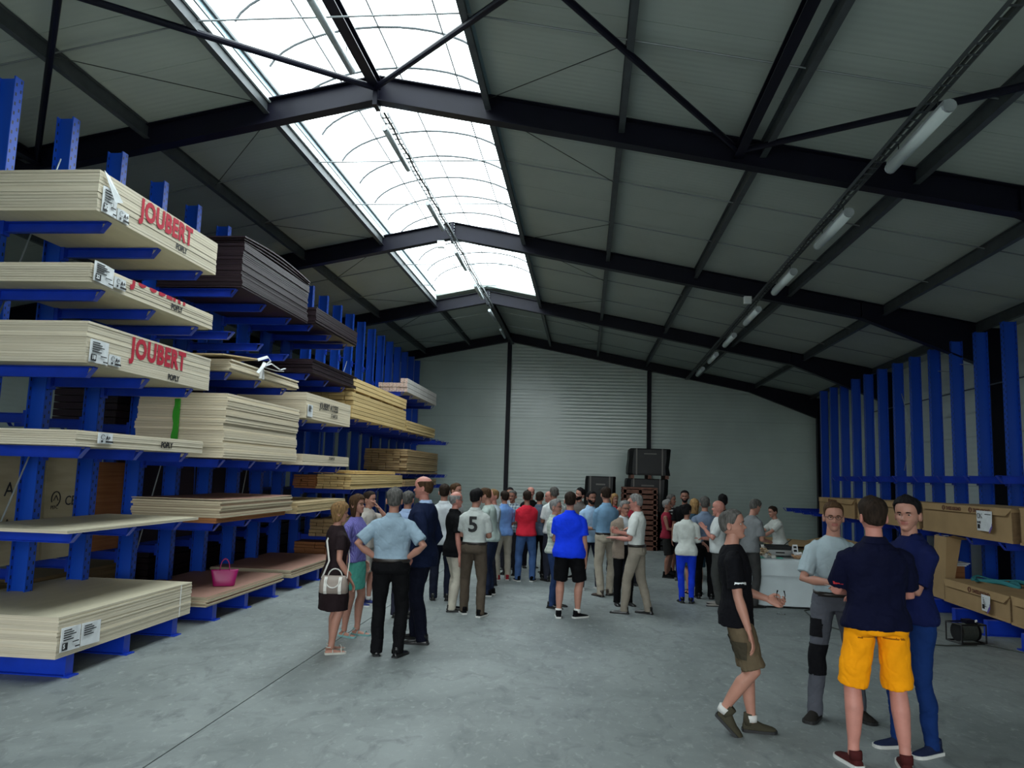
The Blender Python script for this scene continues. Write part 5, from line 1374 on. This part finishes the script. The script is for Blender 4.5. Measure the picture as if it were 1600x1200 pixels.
hp = hand_pos(r_grey, 0, .07)
t = empty('folded_paper', (hp.x-.05, hp.y-.03, hp.z+.0), .4, label='small folded white paper in the hands of the man in grey t-shirt', cat='paper')
MB().add([(-.07, 0, .012), (0, -.01, 0), (0, .06, .004), (-.07, .07, .016), (.07, 0, .018), (.07, .07, .02)], [(0, 1, 2, 3), (1, 4, 5, 2)]).build('sheet', 'label', t)
# shoulder bag
M['taupe'] = mat('taupe_leather', (.26, .21, .18), .5, noise=(9, .1)); M['cream'] = mat('cream_leather', (.62, .60, .56), .45); M['magenta'] = mat('magenta_leather', (.32, .004, .11), .4, bump=(6, .3, .02))
bx, by, bz = -2.60, 7.95, .66
t = empty('shoulder_bag', (bx, by, bz), .12, label='taupe and white leather shoulder bag hanging from the woman in brown dress', cat='handbag')
mb = MB(); mb.rings([[(w*math.copysign(abs(math.cos(a))**.6, math.cos(a)), d*math.copysign(abs(math.sin(a))**.7, math.sin(a)), z) for a in [2*PI*k/20 for k in range(20)]] for z, w, d in ((0, .135, .055), (.01, .15, .07), (.07, .152, .075), (.13, .140, .062), (.17, .125, .03), (.18, .12, .012))]); mb.build('body', 'taupe', t, smooth=True)
for sx in (-.075, .075): MB().rings([[(sx-.016, y, z), (sx+.016, y, z), (sx+.016, y-.004, z), (sx-.016, y-.004, z)] for y, z in ((-.060, .0), (-.078, .03), (-.079, .08), (-.066, .135), (-.038, .172))]).build('trim_band', 'cream', t)
for yy in (-.045, .045): MB().tube([(.075*math.cos(a), yy - (.03 if yy < 0 else -.03)*math.sin(a)*0, .155 + (-.10 if yy < 0 else .09)*math.sin(a)*1.0) for a in np.linspace(0, PI, 13)] if yy > 0 else [(.075*math.cos(a), -.07-.012*math.sin(a), .150-.085*math.sin(a)) for a in np.linspace(0, PI, 13)], .007, 6).build('handle', 'cream', t, smooth=True)
P, H0, TP, arm, s_ = r_wb
loc = lambda v: Vector(v)
inv = lambda w: (Matrix.Translation((bx, by, bz)) @ Matrix.Rotation(.12, 4, 'Z')).inverted() @ Vector(w)
sh = to_world(P, s_, TP((.07, .01, 1.50))); b1 = to_world(P, s_, TP((-.04, .135, 1.30))); b2 = to_world(P, s_, TP((-.14, .13, 1.08)))
f1 = to_world(P, s_, TP((.02, -.15, 1.30))); f2 = to_world(P, s_, TP((-.14, -.12, 1.08)))
MB().tube([inv((bx-.13, by-.01, bz+.15)), inv(b2), inv(b1), inv(sh), inv(f1), inv(f2), inv((bx+.13, by+.02, bz+.15))], .013, 6, flat=.35).build('shoulder_strap', 'cream', t, smooth=True)
# magenta tote on the low plywood
t = empty('tote_bag', (-4.84, 10.12, .338), .45, label='magenta leather tote bag standing on low plywood stack', cat='handbag')
mb = MB(); mb.rings([[(w*math.copysign(abs(math.cos(a))**.45, math.cos(a)), d*math.copysign(abs(math.sin(a))**.6, math.sin(a)), z) for a in [2*PI*k/24 for k in range(24)]] for z, w, d in ((0, .135, .06), (.01, .14, .065), (.10, .155, .055), (.20, .175, .035), (.215, .178, .030), (.213, .172, .024), (.12, .15, .04))]); mb.build('body', 'magenta', t, smooth=True)
for yy in (-.03, .03): MB().tube([(.06*math.cos(a), yy, .20+.155*math.sin(a)**.8) for a in np.linspace(0, PI, 13)], .006, 6).build('handle', 'magenta', t, smooth=True)
# ------------------------------------------------------------------ buffet table
TX0, TX1, TY0, TY1, TZ = 2.74, 3.62, 12.62, 15.0, .735
t = empty('buffet_table', (TX0, TY0, 0), label='buffet trestle table under a white cloth', cat='table')
MB().box(0, TX1-TX0, 0, TY1-TY0, TZ-.03, TZ).build('tabletop', 'ply_pale', t)
for x in (.06, TX1-TX0-.06):
    for y in (.08, TY1-TY0-.08): MB().box(x-.02, x+.02, y-.02, y+.02, 0, TZ-.03).build('leg', 'steel', t)
def cloth(name, label, x0, x1, y0, y1, z, zb, over=.012, seed=0, amp=.018):
    mb = MB(); n = 96; per = []
    X0, X1, Y0, Y1 = x0-over, x1+over, y0-over, y1+over
    L = [(X1-X0), (Y1-Y0), (X1-X0), (Y1-Y0)]; T = sum(L)
    for k in range(n):
        d = T*k/n
        for j, l in enumerate(L):
            if d <= l: break
            d -= l
        p = [(X0+d, Y0, 0, -1), (X1, Y0+d, 1, 0), (X1-d, Y1, 0, 1), (X0, Y1-d, -1, 0)][j]; per.append((*p, T*k/n, min(d, l-d)))
    rs = []
    rs.append([((x0+x1)/2+(px-(x0+x1)/2)*.5, (y0+y1)/2+(py-(y0+y1)/2)*.5, z+.004) for px, py, *_ in per])
    rs.append([(px, py, z+.004) for px, py, *_ in per])
    for u in (.03, .3, .6, 1.0):
        rs.append([(px+nx*(.01+amp*u*(1+math.sin(s_*13+seed))+amp*2*u*math.exp(-c/.08)), py+ny*(.01+amp*u*(1+math.sin(s_*13+seed))+amp*2*u*math.exp(-c/.08)), z-(z-zb)*u) for px, py, nx, ny, s_, c in per])
    mb.rings(rs, caps=False); n0 = len(mb.v); mb.f.append(list(range(n))[::-1][::-1]); mb.mi.append(0)
    return mb.build(name, 'cloth', smooth=True, label=label, cat='tablecloth')
cloth('tablecloth', 'long white tablecloth reaching the floor on the buffet table', TX0, TX1, TY0, TY1, TZ, .03, amp=.008)
cloth('overlay_cloth', 'shorter white overlay cloth on top of the buffet tablecloth', TX0-.01, TX1+.01, TY0-.02, TY1, TZ+.006, .50, over=.03, seed=2, amp=.014)
ZT = TZ+.014
M['basket'] = mat('wicker', (.42, .24, .13), .8, noise=(40, .4), bump=(50, .8, .01)); M['bread'] = mat('bread', (.48, .32, .18), .85, noise=(18, .35), second=(.75, .62, .45)); M['mint'] = mat('mint_napkin', (.12, .48, .38), .8)
M['inox'] = mat('brushed_steel', (.35, .36, .36), .35, .9); M['food'] = mat('orange_food', (.5, .17, .05), .6, noise=(30, .4))
def at(name, x, y, label, cat, group=None, rz=0, z=ZT): return empty(name, (x, y, z), rz, label=label, cat=cat, group=group)
t = at('bread_basket', 3.44, 12.84, 'small wicker basket at the front edge of the buffet', 'basket')
MB().lathe([(.0, .0), (.075, 0), (.10, .03), (.115, .06), (.110, .06), (.095, .03), (.07, .008), (0, .008)], n=20).build('bowl', 'basket', t, smooth=True)
mb = MB(); 
for k in range(5): mb.tube([(.03*math.cos(k*1.3)-.03, .03*math.sin(k*1.3), .045+.008*k), (.03*math.cos(k*1.3)+.03, .03*math.sin(k*1.3)+.01, .055+.008*k)], .022, 7)
mb.build('napkins', 'label', t, kind='stuff')
t = at('menu_card', 3.46, 13.05, 'white printed card standing behind the wicker basket', 'card', rz=.1)
MB().add([(-.05, 0, 0), (.05, 0, 0), (.04, .05, .20), (-.04, .05, .20), (-.05, .1, 0), (.05, .1, 0)], [(0, 1, 2, 3), (5, 4, 3, 2)]).build('card', 'label', t)
for k in range(3): MB().add([(-.03, .007+.013*k*1, .03+.055*k), (.025, .007+.013*k, .03+.055*k), (.022, .016+.013*k, .065+.055*k), (-.028, .016+.013*k, .065+.055*k)], [(0, 1, 2, 3)]).build('print', 'ink', t, (0, -.002, 0))
t = at('electric_griddle', 3.22, 13.25, 'electric griddle with open black lid on the buffet', 'griddle')
MB().box(-.20, .20, -.14, .14, .015, .10).build('body', 'inox', t); MB().box(-.19, .19, -.13, .13, .10, .115).build('plate', 'black', t)
mb = MB(); mb.prism([(-.14, .12), (.14, .13), (.15, .17), (-.13, .16)], 0, -.19, .19); mb.build('lid', 'black', t); MB().tube([(-.07, -.15, .06), (.07, -.15, .06)], .01, 8).build('handle', 'black', t)
MB().tube([(.12, .1, .16), (.26, .16, .26)], .008, 6).build('spatula_handle', 'wire', t)
t = at('bread_heap', 2.93, 13.0, 'heap of sliced bread in a shallow dish on the buffet', 'bread')
MB().lathe([(0, 0), (.16, 0), (.19, .03), (.18, .03), (0, .012)], n=20).build('dish', 'cream', t, smooth=True)
for k in range(16):
    a = rnd.uniform(0, 6.28); r = rnd.uniform(0, .13); z = .03+.10*(1-r/.14)*rnd.random()
    o = obj('bread_slice', bpy.data.meshes.get('bread_slice_m') or (lambda mb_: mb_.mesh('bread_slice_m', 'bread'))(MB().prism([(-.05, -.02), (.05, -.02), (.055, .02), (.03, .035), (-.03, .035), (-.055, .02)], 2, 0, .018)), t, (r*math.cos(a), r*math.sin(a), z))
    o.rotation_euler = (rnd.uniform(-.8, .8), rnd.uniform(-.6, .6), rnd.uniform(0, 6))
for k, (x, y) in enumerate(((2.90, 12.76), (3.02, 12.72))):
    t = at('sauce_bowl', x, y, 'small white bowl in front of the bread, ' + ('left one' if k == 0 else 'right one'), 'bowl', 'small white bowls')
    MB().lathe([(0, 0), (.032, 0), (.045, .045), (.041, .045), (.028, .008), (0, .008)], n=16).build('bowl', 'cream', t, smooth=True)
t = at('napkin', 2.83, 12.76, 'mint green napkin at the near left corner of the buffet', 'napkin'); MB().box(-.07, .05, -.08, .1, 0, .008).build('fold', 'mint', t)
t = at('napkin', 3.12, 12.78, 'mint green napkin between bowls and griddle', 'napkin'); MB().box(-.04, .05, -.07, .06, 0, .012).build('fold', 'mint', t)
t = at('food_tray', 2.98, 13.6, 'tray of orange snacks behind the bread on the buffet', 'tray')
MB().box(-.2, .2, -.13, .13, 0, .015).build('tray', 'inox', t)
for k in range(12): MB().box(-.17+.09*(k % 4), -.10+.09*(k % 4), -.1+.08*(k//4), -.05+.08*(k//4), .015, .05).build('snack', 'food', t)
for k in range(3):
    t = at('paper_cup', 3.05+.12*k, 14.1, ['white cup leftmost of three by the server', 'white cup in the middle of three by the server', 'white cup nearest the server'][k], 'cup', 'cups by the server')
    MB().lathe([(0, 0), (.028, 0), (.038, .10), (.034, .10), (.025, .006), (0, .006)], n=14).build('cup', 'cream', t, smooth=True)
t = at('warming_pan', 3.08, 14.45, 'black warming pan behind the cups', 'pan'); MB().lathe([(0, 0), (.15, 0), (.17, .07), (.16, .07), (.14, .01), (0, .01)], n=18).build('pan', 'black', t, smooth=True); MB().box(-.02, .02, .16, .34, .05, .065).build('handle', 'black', t)
# boxes under and beside the table
t = empty('small_box', (3.72, 12.98, 0), label='dark purple crate on the floor beside the table', cat='crate'); M['plum'] = mat('plum_plastic', (.05, .025, .06), .5)
for b in ((0, .30, 0, .3, 0, .02), (0, .3, 0, .015, .02, .17), (0, .3, .285, .3, .02, .17), (0, .015, 0, .3, .02, .17), (.285, .3, 0, .3, .02, .17)): MB().box(*b).build('side_panel', 'plum', t)
t = empty('small_carton', (3.76, 13.02, .172), label='small cream cardboard box standing on the purple crate', cat='cardboard box'); MB().box(0, .18, 0, .2, 0, .13).build('body', 'label', t); MB().box(-.01, .19, -.02, .1, .13, .136).build('flap', 'label', t)
# ------------------------------------------------------------------ cable reel on the floor
t = empty('cable_reel', (4.88, 10.52, 0), .25, label='cable reel in a black tube frame on the floor', cat='cable reel')
for x in (-.17, .17): MB().tube([(x, -.14, .012), (x, .14, .012), (x, .14, .24), (x, -.14, .24), (x, -.14, .012)], .011, 6).build('frame_loop', 'black', t)
for y, z in ((-.14, .24), (.14, .24), (-.14, .012), (.14, .012)): MB().tube([(-.17, y, z), (.17, y, z)], .010, 6).build('frame_bar', 'black', t)
mb = MB(); 
for k in range(9): mb.tube([(-.10+.024*k, .10*math.cos(a), .135+.10*math.sin(a)) for a in np.linspace(0, 2*PI, 19)], .013, 6)
mb.build('wound_cable', 'wire', t, kind='stuff')
for x in (-.125, .125): MB().tube([(x-.006, 0, .135), (x+.006, 0, .135)], .115, 20).build('flange', 'black', t)
MB().box(-.03, .09, -.05, .05, .245, .29).build('socket_box', 'steel', t); MB().tube([(.1, 0, .25), (.16, 0, .27)], .014, 8).build('knob', 'label', t)
MB().tube([(4.9, 10.3, .012), (4.5, 10.2, .01), (4.1, 10.25, .01), (3.6, 10.6, .01), (3.3, 11.3, .01), (3.4, 12.4, .01), (3.7, 12.7, .01)], .008, 6).build('floor_cable', 'wire', label='thin black cable lying on the floor left of the reel', cat='cable')
MB().tube([(5.05, 10.4, .01), (5.3, 10.0, .01), (5.35, 9.6, .01), (5.25, 9.0, .01), (5.4, 8.2, .01)], .008, 6).build('floor_cable', 'wire', label='thin black cable running from the reel towards the right edge', cat='cable')
# ------------------------------------------------------------------ wrapped pallets and crates at the end wall
def wrapped(x0, x1, y0, y1, z0, z1, label):
    t = empty('wrapped_pallet', (x0, y0, z0), label=label, cat='pallet', group='black-wrapped pallets at the end wall'); W = x1-x0; D = y1-y0; H = z1-z0
    mb = MB(); rs = []
    n = 28
    for z, k, sh in ((0, 1.0, 0), (.05, 1.01, -.02), (H*.3, .985, -.03), (H*.6, 1.0, .0), (H*.9, .99, .01), (H-.03, .985, .02), (H, .95, .02)):
        r = []
        for i in range(n):
            a = 2*PI*i/n; c, s = math.cos(a), math.sin(a); m_ = max(abs(c), abs(s))
            r.append((W/2+sh+W/2*k*c/m_*(1+.015*math.sin(i*2.3+z*9)), D/2+D/2*k*s/m_, z))
        rs.append(r)
    mb.rings(rs); mb.build('wrapped_load', 'black', t, smooth=False)
    for u in (.18, .80): MB().box(W*u-.02, W*u+.02, -.02, -.012, 0, H).build('strap', 'strapgrey', t)
    MB().box(W*.36, W*.66, -.022, -.014, H*.78, H*.82).build('label', 'strapgrey', t, label='grey printed strip')
    for k in range(3): MB().box(.05+k*(W-.2)/2, .15+k*(W-.2)/2, 0, D, -.10, 0).build('bearer', 'crate', t)
    return t
wrapped(.0, .90, 22.6, 23.9, .80, 1.98, 'black-wrapped pallet standing alone, left of the higher stack')
wrapped(1.2, 2.42, 22.6, 23.9, .95, 1.95, 'black-wrapped pallet carrying another one')
wrapped(1.28, 2.48, 22.6, 23.9, 2.05, 2.83, 'topmost black-wrapped pallet, highest thing at the end wall')
for (x0, x1, z1, lab) in ((.0, .95, .70, 'dark timber crate under the lone black-wrapped pallet'), (1.15, 2.45, .85, 'dark timber crate under the two black-wrapped pallets')):
    t = empty('timber_crate', (x0, 22.6, 0), label=lab, cat='crate', group='dark crates at the end wall')
    for k in range(5): MB().box(0, x1-x0, -.01, 1.3, k*z1/5, (k+.86)*z1/5).build('slat', 'crate', t)
    for x in (.05, (x1-x0)/2, x1-x0-.05): MB().box(x-.04, x+.04, -.035, -.01, 0, z1).build('batten', 'crate', t)
t = empty('timber_crate', (1.05, 21.4, 0), label='reddish timber crate stack in front of the black-wrapped pallets', cat='crate')
for k in range(12): MB().box(0, .95, 0, 1.1, .14*k, .14*k+.10).build('slat', 'crate', t)
for x in (.06, .48, .88):
    for y in (.0, .5, 1.02): MB().box(x-.04, x+.04, y, y+.08, 0, 1.66).build('batten', 'crate', t)
MB().box(.0, .95, 0, 1.1, 1.66, 1.70).build('lid', 'crate', t)
t = empty('timber_crate', (2.1, 21.5, 0), label='low dark open crate right of the reddish crate', cat='crate')
for k in range(7): MB().box(0, .55, 0, 1.0, .15*k, .15*k+.11).build('slat', 'black', t)
# white papers held up near the dark red top
hp = hand_pos(r_tank, 1)
t = empty('paper_sheet', (hp.x-.12, hp.y-.03, hp.z+.08), label='white paper with dark print held near the dark red sleeveless top', cat='paper')
MB().add([(-.08, 0, -.12), (.08, .02, -.17), (.12, .02, .12), (-.03, 0, .18), (-.08, .004, -.12), (.08, .024, -.17), (.12, .024, .12), (-.03, .004, .18)], [(0, 1, 2, 3), (7, 6, 5, 4)]).build('sheet', 'label', t)
